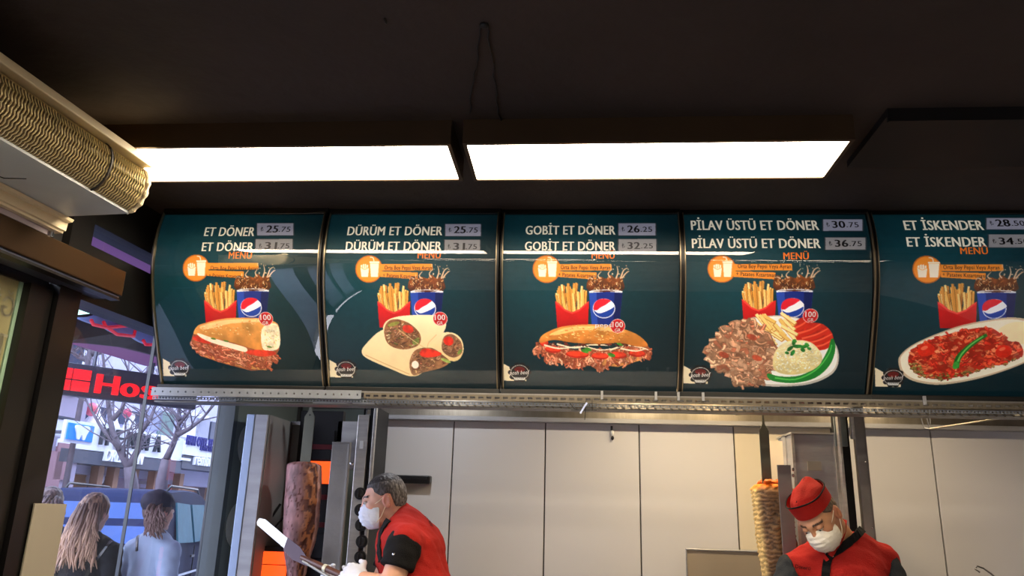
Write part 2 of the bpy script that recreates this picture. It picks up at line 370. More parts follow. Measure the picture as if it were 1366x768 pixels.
# ------------------------------------------------------------------ LED panels
LEDM = bpy.data.materials.new('led_diffuser'); LEDM.use_nodes = True
_b = LEDM.node_tree.nodes['Principled BSDF']; _b.inputs['Base Color'].default_value = (.9, .9, .85, 1)
_b.inputs['Emission Color'].default_value = (1.0, 0.84, 0.62, 1); _b.inputs['Emission Strength'].default_value = PANEL_GLOW
FRM = mat('bronze_light_frame', (0.30, 0.23, 0.15), 0.4, 0.3)
def led(x0, x1, y0, y1, label, z=2.65, thin=.02):
    t = thing('ceiling_light', label, 'ceiling light', ((x0+x1)/2, (y0+y1)/2, z), 'linear ceiling light panels')
    e = .012
    g = G(); g.box(x0, x1, y0, y1, z, z+.004); g.build('diffuser', LEDM, t)
    g = G()
    for b in ((x0-e, x1+e, y0-e, y0), (x0-e, x1+e, y1, y1+e), (x0-e, x0, y0, y1), (x1, x1+e, y0, y1)): g.box(*b, z-.004, ZC)
    g.box(x0, x1, y0, y1, z+.006, ZC)
    g.build('frame', FRM, t)
    return t
led(-1.50, -.385, 2.066, 2.308, 'left glowing panel light, its far end hidden by the air curtain')
led(-.325, .775, 2.064, 2.312, 'right glowing panel light above the middle menu boards')
led(-1.50, -.385, -.9, -.65, 'left fill panel light added behind the viewer')  # unseen panels from here on are added to fill the room
led(-.325, .775, -.9, -.65, 'right fill panel light added behind the viewer')
led(1.4, 2.5, -.9, -.65, 'third fill panel light added behind the viewer, by the right wall')
led(-.9, .2, .55, .80, 'fill panel light added overhead, left of the viewer')
led(.9, 2.0, .55, .80, 'fill panel light added overhead, right of the viewer')
# ceiling step at right and two old cables
g = G(); g.box(.87, XR, 2.03, 2.36, ZC-.022, ZC+.001); struct(g, 'trim_5', CEILT)
g = G(); g.box(.87, XR, 2.02, 2.03, ZC-.04, ZC+.001); struct(g, 'trim_6', BLACK)
random.seed(4)
def wig(a, b, n=16, amp=.004):
    a, b = np.array(a), np.array(b); return [a+(b-a)*i/n+np.array([random.uniform(-amp, amp), random.uniform(-amp, amp), 0]) for i in range(n+1)]
t = thing('cable', 'pair of thin black cables stapled to the ceiling above the gap between panel lights', 'cable', atz(645, 60, ZC-.004))
for a, b in (((643, 34), (626, 150)), ((650, 34), (668, 168))):
    p = [atz(a[0]+(b[0]-a[0])*i/16+random.uniform(-2, 2), a[1]+(b[1]-a[1])*i/16, ZC-.004) for i in range(17)]
    g = G(); g.tube(p, .0022, 6); g.build('wire', mat('black_wire', (.03, .03, .03), .6), t)
g = G(); g.ell(atz(646, 34, ZC-.004), (.012, .010, .006)); g.build('clip', BLACK, t)
g = G(); g.ell(atz(514, 28, ZC-.003), (.004, .012, .004), 8, 6); tag(g.build('hook', BLACK, None), 'tiny black hook left in the ceiling left of the black cables', 'hook')

# ------------------------------------------------------------------ stainless band, hood and perforated rail
g = G(); g.box(-1.13, 2.9, YB-.05, YB-.003, 2.095, 2.42)
hb = thing('steel_band', 'brushed steel band running along the top of the pale wall panels', 'steel trim', (0.8, YB-.03, 2.08))
g.build('fascia', STEELH, hb)
g = G(); g.box(-1.13, 2.9, YB-.075, YB-.003, 2.075, 2.097); g.build('lip', STEELM, hb)
hood = thing('hood', 'dark extraction hood hidden above the grill line', 'hood', (.7, 3.5, 2.25))
g = G(); g.box(-1.62, 3.0, 3.03, YB-.05, 2.42, 2.44); g.box(-1.62, 3.0, 3.03, 3.045, 2.10, 2.70); g.build('canopy', STEELD, hood)
pr = thing('perforated_rail', 'perforated galvanised rail running under the whole row of menu boards', 'rail', (0.4, 2.8, 1.985))
def perf(x0, x1, y, z0, z1, pitch, hole, m, name, depth=.0015):
    V = []; Fc = []; n = int((x1-x0)/pitch); nb = 0; zc = (z0+z1)/2
    for i in range(n):
        a, b = x0+i*pitch, x0+(i+1)*pitch; c = (a+b)/2
        o = [(a, z0), (b, z0), (b, z1), (a, z1)]; q = [(c-hole[0]/2, zc-hole[1]/2), (c+hole[0]/2, zc-hole[1]/2), (c+hole[0]/2, zc+hole[1]/2), (c-hole[0]/2, zc+hole[1]/2)]
        V += [(x, y, z) for x, z in o]+[(x, y, z) for x, z in q]+[(x, y+.004, z) for x, z in q]
        for k in range(4): Fc.append((nb+k, nb+(k+1) % 4, nb+4+(k+1) % 4, nb+4+k)); Fc.append((nb+4+k, nb+4+(k+1) % 4, nb+8+(k+1) % 4, nb+8+k))
        nb += 12
    return mk(name, V, Fc, m, pr)
GALV = mat('galvanised_steel', (.56, .58, .61), .45, .7, .12, 6)
GALW = mat('warm_galvanised_steel', (.44, .41, .36), .45, .8, .12, 6)
perf(-1.60, -.78, 2.80, 1.992, 2.024, .030, (.005, .006), GALV, 'front_strip')
perf(-.78, 1.95, 2.80, 1.994, 2.016, .030, (.018, .007), GALW, 'front_strip')
perf(-1.60, 1.95, 2.815, 1.980, 1.992, .012, (.006, .006), GALV, 'lower_strip')
V = []; Fc = []; nb = 0
x = -.75
gg = G()
while x < 1.9:
    gg.bar((x, 2.825, 1.990), (x+.016, 2.825, 1.974), .004, .006); x += .0285
o = gg.build('teeth', GALW, pr); o['kind'] = 'stuff'
g = G(); g.box(-1.60, 1.95, 2.802, 2.90, 2.016, 2.022); g.box(-1.60, 1.95, 2.83, 2.90, 1.972, 1.978); g.build('rear_channel', STEELD, pr)
for px in (803, 875, 905, 938, 1233):
    p = aty(px, 530, 2.795); g = G(); g.box(p[0]-.004, p[0]+.004, 2.79, 2.80, 2.005, 2.035); g.build('bracket', STEELM, pr)
# small wire rack with a clip, below the rail
t = thing('wire_rack', 'small black wire rack hanging from the rail left of the wall hook', 'rack', aty(778, 545, 2.78))
g = G()
for yy in (538, 543, 547): g.tube([aty(762, yy-.4, 2.78), aty(796, yy, 2.78)], .0012, 6)
g.tube([aty(790, 531, 2.78), aty(790, 548, 2.78)], .0012, 6); g.tube([aty(760, 537, 2.78), aty(766, 545, 2.78), aty(774, 547, 2.78)], .0015, 6)
g.tube([aty(782, 531, 2.78), aty(780, 560, 2.78)], .0012, 6)
g.build('wire', DARKP, t)
g = G(); g.bar(aty(783, 537, 2.775), aty(774, 551, 2.775), .008, .006); g.build('clip', mat('blue_white_clip', (.75, .8, .95), .3), t)
t = thing('wall_hook', 'small white and black hook on the pale wall below the steel band', 'hook', aty(817, 585, YB-.02))
g = G(); g.tube([aty(816, 568, YB-.02), aty(816, 574, YB-.02)], .006, 8); g.build('stem', DARKP, t)
g = G(); g.ell(aty(817, 577, YB-.025), (.009, .008, .014)); g.build('white_tip', WHITE, t)
g = G(); g.ell(aty(817, 584, YB-.02), (.008, .008, .012)); g.build('grip', DARKP, t)
# magnetic bar behind the left cook
t = thing('knife_bar', 'black knife bar on the pale wall behind the left cook', 'rack', aty(550, 640, YB-.03))
pa, pb = aty(505, 639, YB-.03), aty(575, 639, YB-.03)
g = G(); g.box(pa[0], pb[0], YB-.06, YB-.002, pa[2]-.018, pa[2]+.024); bevel(g.build('bar', DARKP, t), .006)
g = G(); g.box(pa[0]+.01, pb[0]-.02, YB-.063, YB-.058, pa[2]+.004, pa[2]+.016); g.build('magnet_strip', mat('strip', (.12, .12, .13), .3), t)
# steel splash panel low on the wall
pa, pb = aty(915, 732, YB-.12), aty(1032, 733, YB-.12)
t = thing('splash_panel', 'low steel splash panel standing against the wall left of the right kebab', 'panel', ((pa[0]+pb[0])/2, YB-.12, 0.85))
g = G(); g.box(pa[0], pb[0]+.3, YB-.125, YB-.11, .912, pa[2]); g.build('sheet', mat('warm_satin_steel', (.62, .57, .50), .5, .35, .08, 3), t)
g = G(); g.tube([(pa[0], YB-.13, .92), (pa[0], YB-.13, pa[2]), (pb[0]+.3, YB-.13, pa[2])], .006, 8); g.build('rim', STEELM, t)
# prep counters (below the frame, they carry the grills)
g = G(); g.box(-1.50, 3.0, 3.70, YB-.01, .0, .88)
t = thing('counter', 'long steel counter below the kebab grills', 'counter', (.7, 3.8, 0)); g.build('body', STEELM, t)
g = G(); g.box(-1.52, 3.02, 3.68, YB-.01, .88, .91); g.build('worktop', STEEL, t)
# thin rod and hanging rack at far right
t = thing('utensil_rod', 'thin pale rod hanging on a wire bracket at far right', 'rod', aty(1240, 570, 3.6))
g = G(); g.tube([aty(1240, 572, 3.6), aty(1380, 551, 3.5)], .004, 8); g.build('rod', mat('pale_rod', (.72, .68, .6), .35, .5), t)
g = G()
for a, b in (((1226, 550), (1233, 571)), ((1234, 550), (1240, 571)), ((1240, 550), (1241, 566))): g.tube([aty(*a, 3.6), aty(*b, 3.6)], .0022, 6)
g.tube([aty(1233, 571, 3.6), aty(1242, 572, 3.6)], .0022, 6); g.build('bracket', STEELM, t)
t = thing('ladle', 'bent steel hook handle rising beside the right cook', 'utensil', aty(1315, 770, 3.3))
p = [aty(x, y, 3.3) for x, y in ((1307, 763), (1301, 759), (1304, 755), (1312, 758), (1322, 765), (1340, 780), (1360, 800))]
g = G(); g.tube(p, .0035, 8); g.build('handle', CHROME, t)
# hood lamps: small fittings under the canopy that light the wall
for px_, pw, lb, col in ((880, 7.5, 'hood lamp above the middle wall panels', (1, .80, .52)), (1010, 6.5, 'hood lamp above the right kebab', (1, .74, .42)), (560, 4.6, 'hood lamp above the left cook', (.93, .95, 1)), (1260, 5.4, 'hood lamp at the far right of the grill line', (1, .78, .5))):
    p = aty(px_, 530, 3.55); lx = p[0]
    t = thing('hood_lamp', lb, 'lamp', (lx, 3.55, 2.36))
    g = G(); g.cyl((lx, 3.55, 2.37), (lx, 3.55, 2.42), .05, 20); g.build('housing', STEELD, t)
    l = bpy.data.lights.new('hood_lamp_light', 'AREA'); l.shape = 'DISK'; l.size = .09; l.energy = pw; l.color = col
    lo = bpy.data.objects.new('bulb', l); COL.objects.link(lo); lo.parent = t; lo.location = (0, 0, -.002)
    g = G(); g.cyl((lx, 3.55, 2.366), (lx, 3.55, 2.371), .045, 20); g.build('lens', mat('lamp_lens', (1, .9, .7), .3, emit=(1, .85, .6), es=3), t)
# ------------------------------------------------------------------ menu boards
BP = np.array([(2.735, 2.697), (2.715, 2.62), (2.708, 2.55), (2.720, 2.47), (2.742, 2.395), (2.783, 2.30), (2.825, 2.22), (2.870, 2.135), (2.918, 2.052)])
_s = np.r_[0, np.cumsum(np.hypot(*np.diff(BP, axis=0).T))]; BL = _s[-1]; _s /= BL
PY, PZ = np.polyfit(_s, BP[:, 0], 5), np.polyfit(_s, BP[:, 1], 5); DY, DZ = np.polyder(PY), np.polyder(PZ)
BX = [(-1.620, -.973), (-.950, -.299), (-.273, .379), (.401, 1.070), (1.091, 1.765)]
KY, KZ = .0165, .0035      # the row stands very slightly askew
def bpt(i, u, v, off=0.0):
    u, v = np.asarray(u, float), np.asarray(v, float)
    x = BX[i][0]+(BX[i][1]-BX[i][0])*u; y = np.polyval(PY, v)+KY*(x+1.62); z = np.polyval(PZ, v)+KZ*(x+1.62)
    dy, dz = np.polyval(DY, v), np.polyval(DZ, v); L = np.hypot(dy, dz)
    ny, nz = dz/L, -dy/L          # faces the room (-y)
    return np.stack([x, y+ny*off, z+nz*off], -1)
def uv_of(i, px, py):
    """where the sight line through an image point meets board i"""
    r = ray(px, py); v = .5
    lo, hi = -.05, 1.05
    yv = lambda q: (np.polyval(PY, q)+KY*1.62)/(1-KY*r[0]/r[1])
    f = lambda q: (EYE + r[2]*yv(q)/r[1]) - np.polyval(PZ, q)-KZ*(r[0]*yv(q)/r[1]+1.62)
    for _ in range(40):
        mid = (lo+hi)/2
        if f(mid) > 0: hi = mid
        else: lo = mid
    v = (lo+hi)/2; x = r[0]*yv(v)/r[1]
    return (x-BX[i][0])/(BX[i][1]-BX[i][0]), v
W_, H_ = 330, 352
def hexc(c): return np.array(c, float)/255.0
rs = np.random.RandomState(7)
def fbm(h, w, sc_, oct_=4, seed=0):
    r = np.random.RandomState(seed); out = np.zeros((h, w)); amp = 1; tot = 0
    for o_ in range(oct_):
        n = max(2, int(sc_*2**o_)); gq = r.rand(n+2, n+2)
        yy = np.linspace(0, n, h, endpoint=False); xx = np.linspace(0, n, w, endpoint=False)
        yi, xi = yy.astype(int), xx.astype(int); fy, fx = (yy-yi)[:, None], (xx-xi)[None]
        fy, fx = fy*fy*(3-2*fy), fx*fx*(3-2*fx)
        a = gq[yi][:, xi]*(1-fx)+gq[yi][:, xi+1]*fx; b = gq[yi+1][:, xi]*(1-fx)+gq[yi+1][:, xi+1]*fx
        out += amp*(a*(1-fy)+b*fy); tot += amp; amp *= .55
    return out/tot
N1, N2, N3 = fbm(H_, W_, 40, 3, 1), fbm(H_, W_, 9, 4, 2), fbm(H_, W_, 3, 4, 3)
class Painter:
    def __init__(s, i, org, scale, dx=0.0):
        s.i, s.org, s.sc = i, org, scale
        s.img = np.empty((H_, W_, 3)); s.Y, s.X = np.mgrid[0:H_, 0:W_].astype(float)
        u, v = s.X/W_, s.Y/H_
        g_ = np.exp(-(((u-.35)/.6)**2+((v-.30)/.55)**2))
        a, b = hexc((7, 27, 33)), hexc((10, 62, 72))
        s.img[:] = a+(b-a)*g_[..., None]; s.img *= (0.94+.12*N1)[..., None]
        s.X += .5; s.Y += .5
    def P(s, pts):
        """crop coordinates -> canvas pixels"""
        out = []
        for X, Y in pts:
            u, v = uv_of(s.i, s.org[0]+X/s.sc, s.org[1]+Y/s.sc); out.append((u*W_, v*H_))
        return np.array(out)
    def k(s): return (W_/(BX[s.i][1]-BX[s.i][0]))*2.75/F/s.sc     # canvas px per crop unit
    def put(s, y0, y1, x0, x1, m, col, noise=0, nz=None, nsc=None):
        if y1 <= y0 or x1 <= x0: return
        c = np.asarray(col, float)
        if c.ndim == 1: c = c[None, None, :]
        if noise: c = c*(1+noise*((nz if nz is not None else N1)[y0:y1, x0:x1, None]-.5)*2)
        s.img[y0:y1, x0:x1] = s.img[y0:y1, x0:x1]*(1-m[..., None])+np.clip(c, 0, 1)*m[..., None]
    def bb(s, p, pad=2):
        x0, y0 = np.floor(p.min(0)-pad).astype(int); x1, y1 = np.ceil(p.max(0)+pad).astype(int)
        return max(y0, 0), min(y1, H_), max(x0, 0), min(x1, W_)
    def mask(s, p, y0, y1, x0, x1):
        acc = np.zeros((y1-y0, x1-x0))
        for ox, oy in ((-.25, -.25), (.25, -.25), (-.25, .25), (.25, .25)):
            X, Y = s.X[y0:y1, x0:x1]+ox, s.Y[y0:y1, x0:x1]+oy; ins = np.zeros(X.shape, bool)
            for a, b in zip(p, np.roll(p, -1, 0)):
                c = ((a[1] > Y) != (b[1] > Y)); 
                with np.errstate(divide='ignore', invalid='ignore'): t_ = (b[0]-a[0])*(Y-a[1])/(b[1]-a[1]+1e-12)+a[0]
                ins ^= (c & (X < t_))
            acc += ins
        return acc/4
    def polyc(s, p, col, noise=0, nz=None, grad=None):
        y0, y1, x0, x1 = s.bb(p)
        if y1 <= y0 or x1 <= x0: return
        m = s.mask(p, y0, y1, x0, x1)
        if grad is not None:
            t_ = np.clip((s.Y[y0:y1, x0:x1]-p[:, 1].min())/(np.ptp(p[:, 1])+1e-6), 0, 1)[..., None]; col = hexc(col)*(1-t_)+hexc(grad)*t_
        else: col = hexc(col)
        s.put(y0, y1, x0, x1, m, col, noise, nz)
    def poly(s, pts, col, noise=0, nz=None, grad=None, smooth=0):
        p = s.P(pts)
        if smooth: p = catmull(p, smooth)
        s.polyc(p, col, noise, nz, grad)
    def ell(s, c, rx, ry, col, ang=0, noise=0, nz=None, grad=None):
        c = s.P([c])[0]; s.ellc(c, rx*s.k(), ry*s.k(), col, ang, noise, nz, grad)
    def ellc(s, c, rx, ry, col, ang=0, noise=0, nz=None, grad=None):
        a = np.linspace(0, 2*math.pi, 22, endpoint=False); ca, sa = math.cos(ang), math.sin(ang)
        x, y = rx*np.cos(a), ry*np.sin(a); s.polyc(np.stack([c[0]+x*ca-y*sa, c[1]+x*sa+y*ca], 1), col, noise, nz, grad)
    def stroke(s, pts, w_, col, w2=None, noise=0):
        p = s.P(pts); s.strokec(p, w_*s.k(), col, None if w2 is None else w2*s.k(), noise)
    def strokec(s, p, w0, col, w1=None, noise=0):
        p = catmull(p, 4, False) if len(p) > 2 else p
        w1 = w0 if w1 is None else w1; n = len(p); d = np.gradient(p, axis=0); d /= (np.hypot(*d.T)[:, None]+1e-9); nn = np.stack([-d[:, 1], d[:, 0]], 1)
        ww = np.linspace(w0, w1, n)[:, None]/2; s.polyc(np.vstack([p+nn*ww, (p-nn*ww)[::-1]]), col, noise)
    def scraps(s, pts, n, pal, L=(6, 16), Wd=(2, 5), ang=(-.8, .8), seed=1, dark=(70, 32, 22), inside=True, wob=.5):
        """irregular shreds filling an outline"""
        r = random.Random(seed); p = s.P(pts); mn, mx = p.min(0), p.max(0); k = s.k(); c = 0; it = 0
        while c < n and it < n*20:
            it += 1; x, y = r.uniform(mn[0], mx[0]), r.uniform(mn[1], mx[1])
            if not inpoly(p, x, y): continue
            c += 1; a = r.uniform(*ang); l, w0 = r.uniform(*L)*k, r.uniform(*Wd)*k
            q = [np.array([x, y])+np.array([math.cos(a), math.sin(a)])*l*(t_-.5)+np.array([-math.sin(a), math.cos(a)])*r.uniform(-wob, wob)*w0 for t_ in (0, .33, .66, 1)]
            q = np.array(q); col = r.choice(pal); f = r.uniform(.85, 1.15)
            s.strokec(q+np.array([.5*k, 1.6*k]), w0*1.15, dark, w0*.6)
            s.strokec(q, w0, tuple(np.clip(np.array(col)*f, 0, 255)), w0*.55, .25)
            if r.random() < .35: s.strokec(q-np.array([0, .9*k]), w0*.3, tuple(np.clip(np.array(col)*1.35+15, 0, 255)), w0*.2)
def catmull(p, n, closed=True):
    p = np.asarray(p, float); m = len(p); out = []
    for i in range(m if closed else m-1):
        if closed: a, b, c, d = p[i-1], p[i], p[(i+1) % m], p[(i+2) % m]
        else: a, b, c, d = p[max(i-1, 0)], p[i], p[i+1], p[min(i+2, m-1)]
        for k in range(n):
            t_ = k/n; out.append(.5*(2*b+(-a+c)*t_+(2*a-5*b+4*c-d)*t_*t_+(-a+3*b-3*c+d)*t_**3))
    if not closed: out.append(p[-1])
    return np.array(out)
def inpoly(p, x, y):
    ins = False
    for a, b in zip(p, np.roll(p, -1, 0)):
        if (a[1] > y) != (b[1] > y) and x < (b[0]-a[0])*(y-a[1])/(b[1]-a[1])+a[0]: ins = not ins
    return ins
MEAT = [(178, 92, 62), (196, 112, 82), (160, 78, 52), (205, 128, 98), (148, 66, 44), (214, 140, 104)]
GREY = [(150, 108, 80), (168, 124, 94), (132, 92, 66), (184, 140, 106), (116, 76, 56), (160, 96, 70)]
def template(p, T, T2=None):
    """fries, drink, badge and icon shared by every board; T maps board-3 crop coordinates to this board's crop"""
    O = (242, 146, 46)
    TM, T = T, (T2 or T)
    q = lambda *a: [T(x, y) for x, y in a]
    p.ell(T(190, 262), 58, 58, (196, 104, 30)); p.ell(T(190, 262), 53, 53, O)
    p.poly(q((236, 243), (444, 242), (446, 268), (236, 268)), O); p.poly(q((234, 271), (386, 276), (385, 303), (236, 293)), O)
    Wt = (250, 238, 215)
    p.poly(q((156, 258), (190, 258), (186, 293), (160, 293)), Wt); 
    for x in (160, 168, 176, 184): p.poly(q((x-3, 262), (x-3, 243+abs(x-172)*.4), (x+3, 240+abs(x-172)*.4), (x+3, 262)), Wt)
    p.stroke(q((158, 256), (173, 264), (189, 256)), 2, O)
    p.poly(q((194, 240), (230, 240), (226, 293), (198, 293)), Wt); p.poly(q((192, 232), (232, 232), (232, 239), (192, 239)), Wt); p.stroke(q((210, 232), (206, 218), (194, 216)), 4, Wt)
    T = TM      # the drink group
    r = random.Random(3)
    p.poly(q((354, 300), (372, 292), (378, 306), (400, 292), (425, 300), (440, 285), (462, 300), (482, 290), (490, 310), (486, 348), (356, 350)), (140, 74, 28), .5, grad=(66, 28, 10), smooth=3)
    for k in range(46):
        x, y = r.uniform(356, 486), r.uniform(296, 346); c = r.choice([(214, 152, 92), (236, 190, 130), (176, 104, 50), (250, 220, 170)])
        p.stroke(q((x, y), (x+r.uniform(-12, 12), y-r.uniform(3, 14))), r.uniform(1.5, 5), c, 1)
    for a in (((462, 300), (470, 275), (466, 250)), ((486, 298), (500, 280), (514, 270)), ((480, 300), (492, 268), (508, 258)), ((440, 296), (432, 280), (446, 262)), ((400, 300), (392, 288), (404, 272)), ((372, 302), (360, 296), (352, 304))):
        p.stroke(q(*a), 7, (190, 150, 112), 2); p.stroke(q(*a), 3, (226, 204, 176), 1)
    for k in range(16): p.ell(T(r.uniform(440, 512), r.uniform(238, 300)), r.uniform(1.2, 3.2), r.uniform(1.2, 3), r.choice([(200, 160, 120), (222, 196, 160)]))
    # cup
    p.poly(q((356, 352), (488, 352), (474, 490), (368, 490)), (22, 44, 128)); p.poly(q((356, 356), (386, 356), (390, 490), (368, 490)), (40, 74, 172)); p.poly(q((456, 356), (487, 356), (474, 490), (452, 490)), (14, 26, 84))
    p.poly(q((356, 350), (372, 345), (422, 343), (470, 345), (488, 350), (486, 355), (422, 351), (358, 356)), (240, 240, 244))
    p.poly(q((364, 349), (422, 345), (480, 349), (422, 352)), (90, 40, 14))
    c = T(415, 417); p.ell(c, 46, 41, (236, 238, 246)); p.ell(c, 43, 38, (24, 62, 160))
    p.poly(q((374, 410), (380, 394), (395, 382), (415, 379), (436, 383), (440, 390), (420, 404), (400, 414), (388, 424), (376, 424)), (222, 30, 48), smooth=3)
    p.poly(q((440, 390), (450, 396), (456, 408), (440, 420), (418, 430), (395, 436), (376, 424), (388, 424), (402, 413), (422, 403)), (246, 246, 250), smooth=3)
    # fries
    r = random.Random(9)
    for k in range(44):
        x = r.uniform(236, 346); top = 318+abs(x-290)*.35+r.uniform(-6, 38); lean = (x-290)*.18+r.uniform(-9, 9)
        c_ = r.choice([(238, 186, 96), (248, 206, 124), (226, 162, 70), (252, 222, 150), (214, 146, 60)]); w0 = r.uniform(8, 11)
        p.stroke(q((x+1.5-lean*.2, 430), (x+lean+1.5, top+1)), w0, (150, 90, 30)); p.stroke(q((x-lean*.2, 430), (x+lean, top)), w0*.85, c_)
    p.poly(q((224, 388), (240, 398), (262, 420), (290, 432), (318, 420), (340, 400), (356, 388), (352, 492), (232, 492)), (214, 34, 34), .1, N2, grad=(172, 18, 22))
    p.poly(q((224, 388), (240, 398), (262, 420), (290, 432), (318, 420), (340, 400), (356, 388), (355, 394), (318, 427), (290, 438), (262, 427), (226, 395)), (240, 70, 60))
def badge(p, c): p.ell(c, 31, 30, (232, 216, 208)); p.ell(c, 29, 28, (206, 34, 36)); p.ell(c, 24, 23, (190, 26, 30))
def emblem(p, q):
    p.poly([q(18, 632), q(50, 650), q(112, 668), q(110, 702), q(20, 700)], (240, 222, 186))
    c = q(84, 668)
    for k in range(10):
        a = k*math.pi/5; p.ell((c[0]+34*math.cos(a), c[1]+30*math.sin(a)), 13, 11, (26, 22, 22))
    p.ell(c, 38, 33, (232, 226, 214)); p.ell(c, 36, 31, (30, 26, 26)); p.ell((c[0], c[1]-12), 22, 12, (120, 34, 30)); p.poly([(c[0]-24, c[1]-14), (c[0]-6, c[1]-22), (c[0]+10, c[1]-20), (c[0]+24, c[1]-12), (c[0], c[1]-6)], (96, 26, 24))
    p.poly([(c[0]-22, c[1]+20), (c[0]+22, c[1]+20), (c[0]+20, c[1]+30), (c[0]-20, c[1]+30)], (226, 222, 214))
crops = [((200, 270), 2.954), ((430, 270), 2.954), ((665, 270), 2.952), ((905, 270), 2.955), ((1156, 270), 2.952)]
T3 = {0: lambda x, y: (x-9-(x-200)*.035, y-4+(y-300)*.0), 1: lambda x, y: (x-6-(x-200)*.02, y), 2: lambda x, y: (x, y), 3: lambda x, y: (x-18+(x-190)*.22, y+2) , 4: lambda x, y: (x+50+(x-190)*.17, y+2)}
def crop4T(x, y):   # board 4: icon sits left, drink group right
    return (x+26, y-8) if x < 356 else (385+(x-356)*1.1, y-2)
def icon4T(x, y): return (x-18+max(x-235, 0)*.1, y)
E0_ = {}
prints = []
for i, (org, s_) in enumerate(crops):
    p = Painter(i, org, s_); prints.append(p)
    for (y0, y1) in ():
        pass
# --- board 1: half baguette
p = prints[0]; template(p, T3[0])
p.poly([(158, 560), (170, 520), (205, 478), (300, 456), (420, 456), (498, 474), (512, 520), (508, 580), (470, 655), (400, 662), (300, 636), (200, 604)], (170, 92, 56), .3)
p.poly([(205, 602), (300, 632), (400, 655), (462, 660), (440, 640), (300, 612)], (214, 150, 80), .2)
p.scraps([(158, 560), (175, 520), (260, 560), (380, 590), (500, 590), (520, 606), (470, 655), (400, 650), (300, 628), (190, 590)], 240, MEAT, (10, 32), (6, 13), (-.2, 1.4), 3, (118, 56, 36))
p.poly([(172, 515), (186, 488), (212, 476), (300, 456), (420, 455), (492, 470), (510, 500), (510, 560), (470, 582), (420, 580), (330, 552), (250, 534), (190, 520)], (226, 160, 84), .35, N2, smooth=3, grad=(214, 138, 62))
p.poly([(200, 486), (300, 462), (420, 460), (440, 470), (320, 476), (220, 500)], (248, 206, 140), .2, N2, smooth=3)
p.scraps([(180, 500), (240, 470), (430, 460), (450, 540), (300, 530)], 70, [(240, 190, 120), (206, 130, 60), (250, 214, 150)], (3, 9), (2, 4), (-.4, .4), 5, (214, 150, 76))
p.poly([(440, 500), (470, 478), (500, 480), (512, 520), (508, 572), (470, 584), (442, 570)], (248, 234, 196), .2, N1, smooth=3)
p.scraps([(445, 505), (500, 482), (508, 565), (455, 575)], 60, [(255, 246, 214), (236, 206, 150), (224, 220, 140)], (3, 8), (2, 5), (-1, 1), 8, (214, 180, 120))
p.poly([(172, 528), (210, 522), (240, 540), (236, 556), (200, 550), (174, 540)], (212, 58, 36), .2, smooth=3)
p.poly([(382, 582), (430, 580), (488, 586), (490, 600), (440, 606), (386, 596)], (214, 60, 38), .2, smooth=3)
p.poly([(190, 514), (250, 534), (330, 556), (380, 572), (376, 588), (320, 574), (240, 550), (196, 528)], (252, 240, 208), .08, smooth=3)
for a in ((470, 568), (300, 545), (250, 536)): p.ell(a, 12, 4, (92, 132, 44), .2)
# --- board 2: rolled wraps
p = prints[1]; template(p, T3[1])
CR_ = (250, 230, 184); CR2 = (230, 198, 138)
p.poly([(156, 590), (170, 560), (230, 505), (300, 500), (430, 560), (400, 660), (350, 684), (270, 655), (180, 615)], CR_, .06, N2, smooth=4, grad=(238, 208, 156))
p.poly([(380, 565), (440, 520), (510, 512), (548, 540), (554, 590), (520, 625), (430, 600)], CR_, .06, N2, smooth=4, grad=CR2)
p.poly([(240, 490), (260, 462), (320, 446), (440, 444), (486, 470), (470, 520), (400, 570), (300, 566), (250, 520)], (252, 234, 192), .05, N2, smooth=4, grad=(240, 212, 162))
p.poly([(244, 500), (262, 466), (300, 460), (350, 480), (386, 520), (380, 560), (330, 578), (280, 570), (252, 545)], (142, 96, 62), .4, N1, smooth=4)
p.scraps([(250, 500), (265, 470), (300, 465), (350, 485), (382, 522), (375, 556), (330, 574), (280, 566), (256, 540)], 120, GREY+[(120, 128, 60), (200, 170, 130)], (6, 16), (3, 7), (-1.2, 1.2), 11, (60, 34, 22))
p.ell((338, 498), 24, 17, (216, 56, 36), .3, .2); p.ell((282, 478), 26, 8, (150, 150, 70), -.3, .3); p.ell((368, 548), 16, 12, (128, 140, 70), -.6, .3)
p.poly([(344, 650), (348, 610), (372, 578), (430, 572), (474, 600), (500, 626), (470, 650), (400, 668), (360, 680)], (150, 104, 70), .4, smooth=4)
p.scraps([(350, 650), (354, 610), (376, 584), (430, 578), (470, 604), (490, 626), (400, 664), (360, 674)], 100, GREY+[(190, 150, 100)], (6, 16), (3, 7), (-1.2, 1.2), 12, (60, 34, 22))
p.poly([(384, 590), (404, 574), (450, 584), (470, 596), (440, 608), (396, 608)], (220, 54, 36), .2, smooth=3); p.ell((366, 638), 15, 17, (252, 240, 224)); p.ell((486, 622), 22, 7, (160, 180, 90), .4, .3)
p.poly([(470, 575), (478, 530), (510, 518), (544, 545), (550, 590), (520, 610), (490, 600)], (150, 104, 74), .4, smooth=4)
p.scraps([(474, 572), (482, 534), (510, 524), (540, 548), (545, 588), (515, 604)], 55, GREY, (5, 13), (3, 6), (-1.2, 1.2), 13, (60, 34, 22))
p.ell((497, 545), 21, 20, (220, 50, 34), .3, .2); p.ell((540, 588), 14, 6, (120, 150, 66), -.9, .3)
p.stroke([(300, 500), (400, 570), (420, 550), (450, 520)], 3, (214, 186, 130)); p.stroke([(170, 600), (260, 640), (344, 676)], 4, (206, 176, 120))
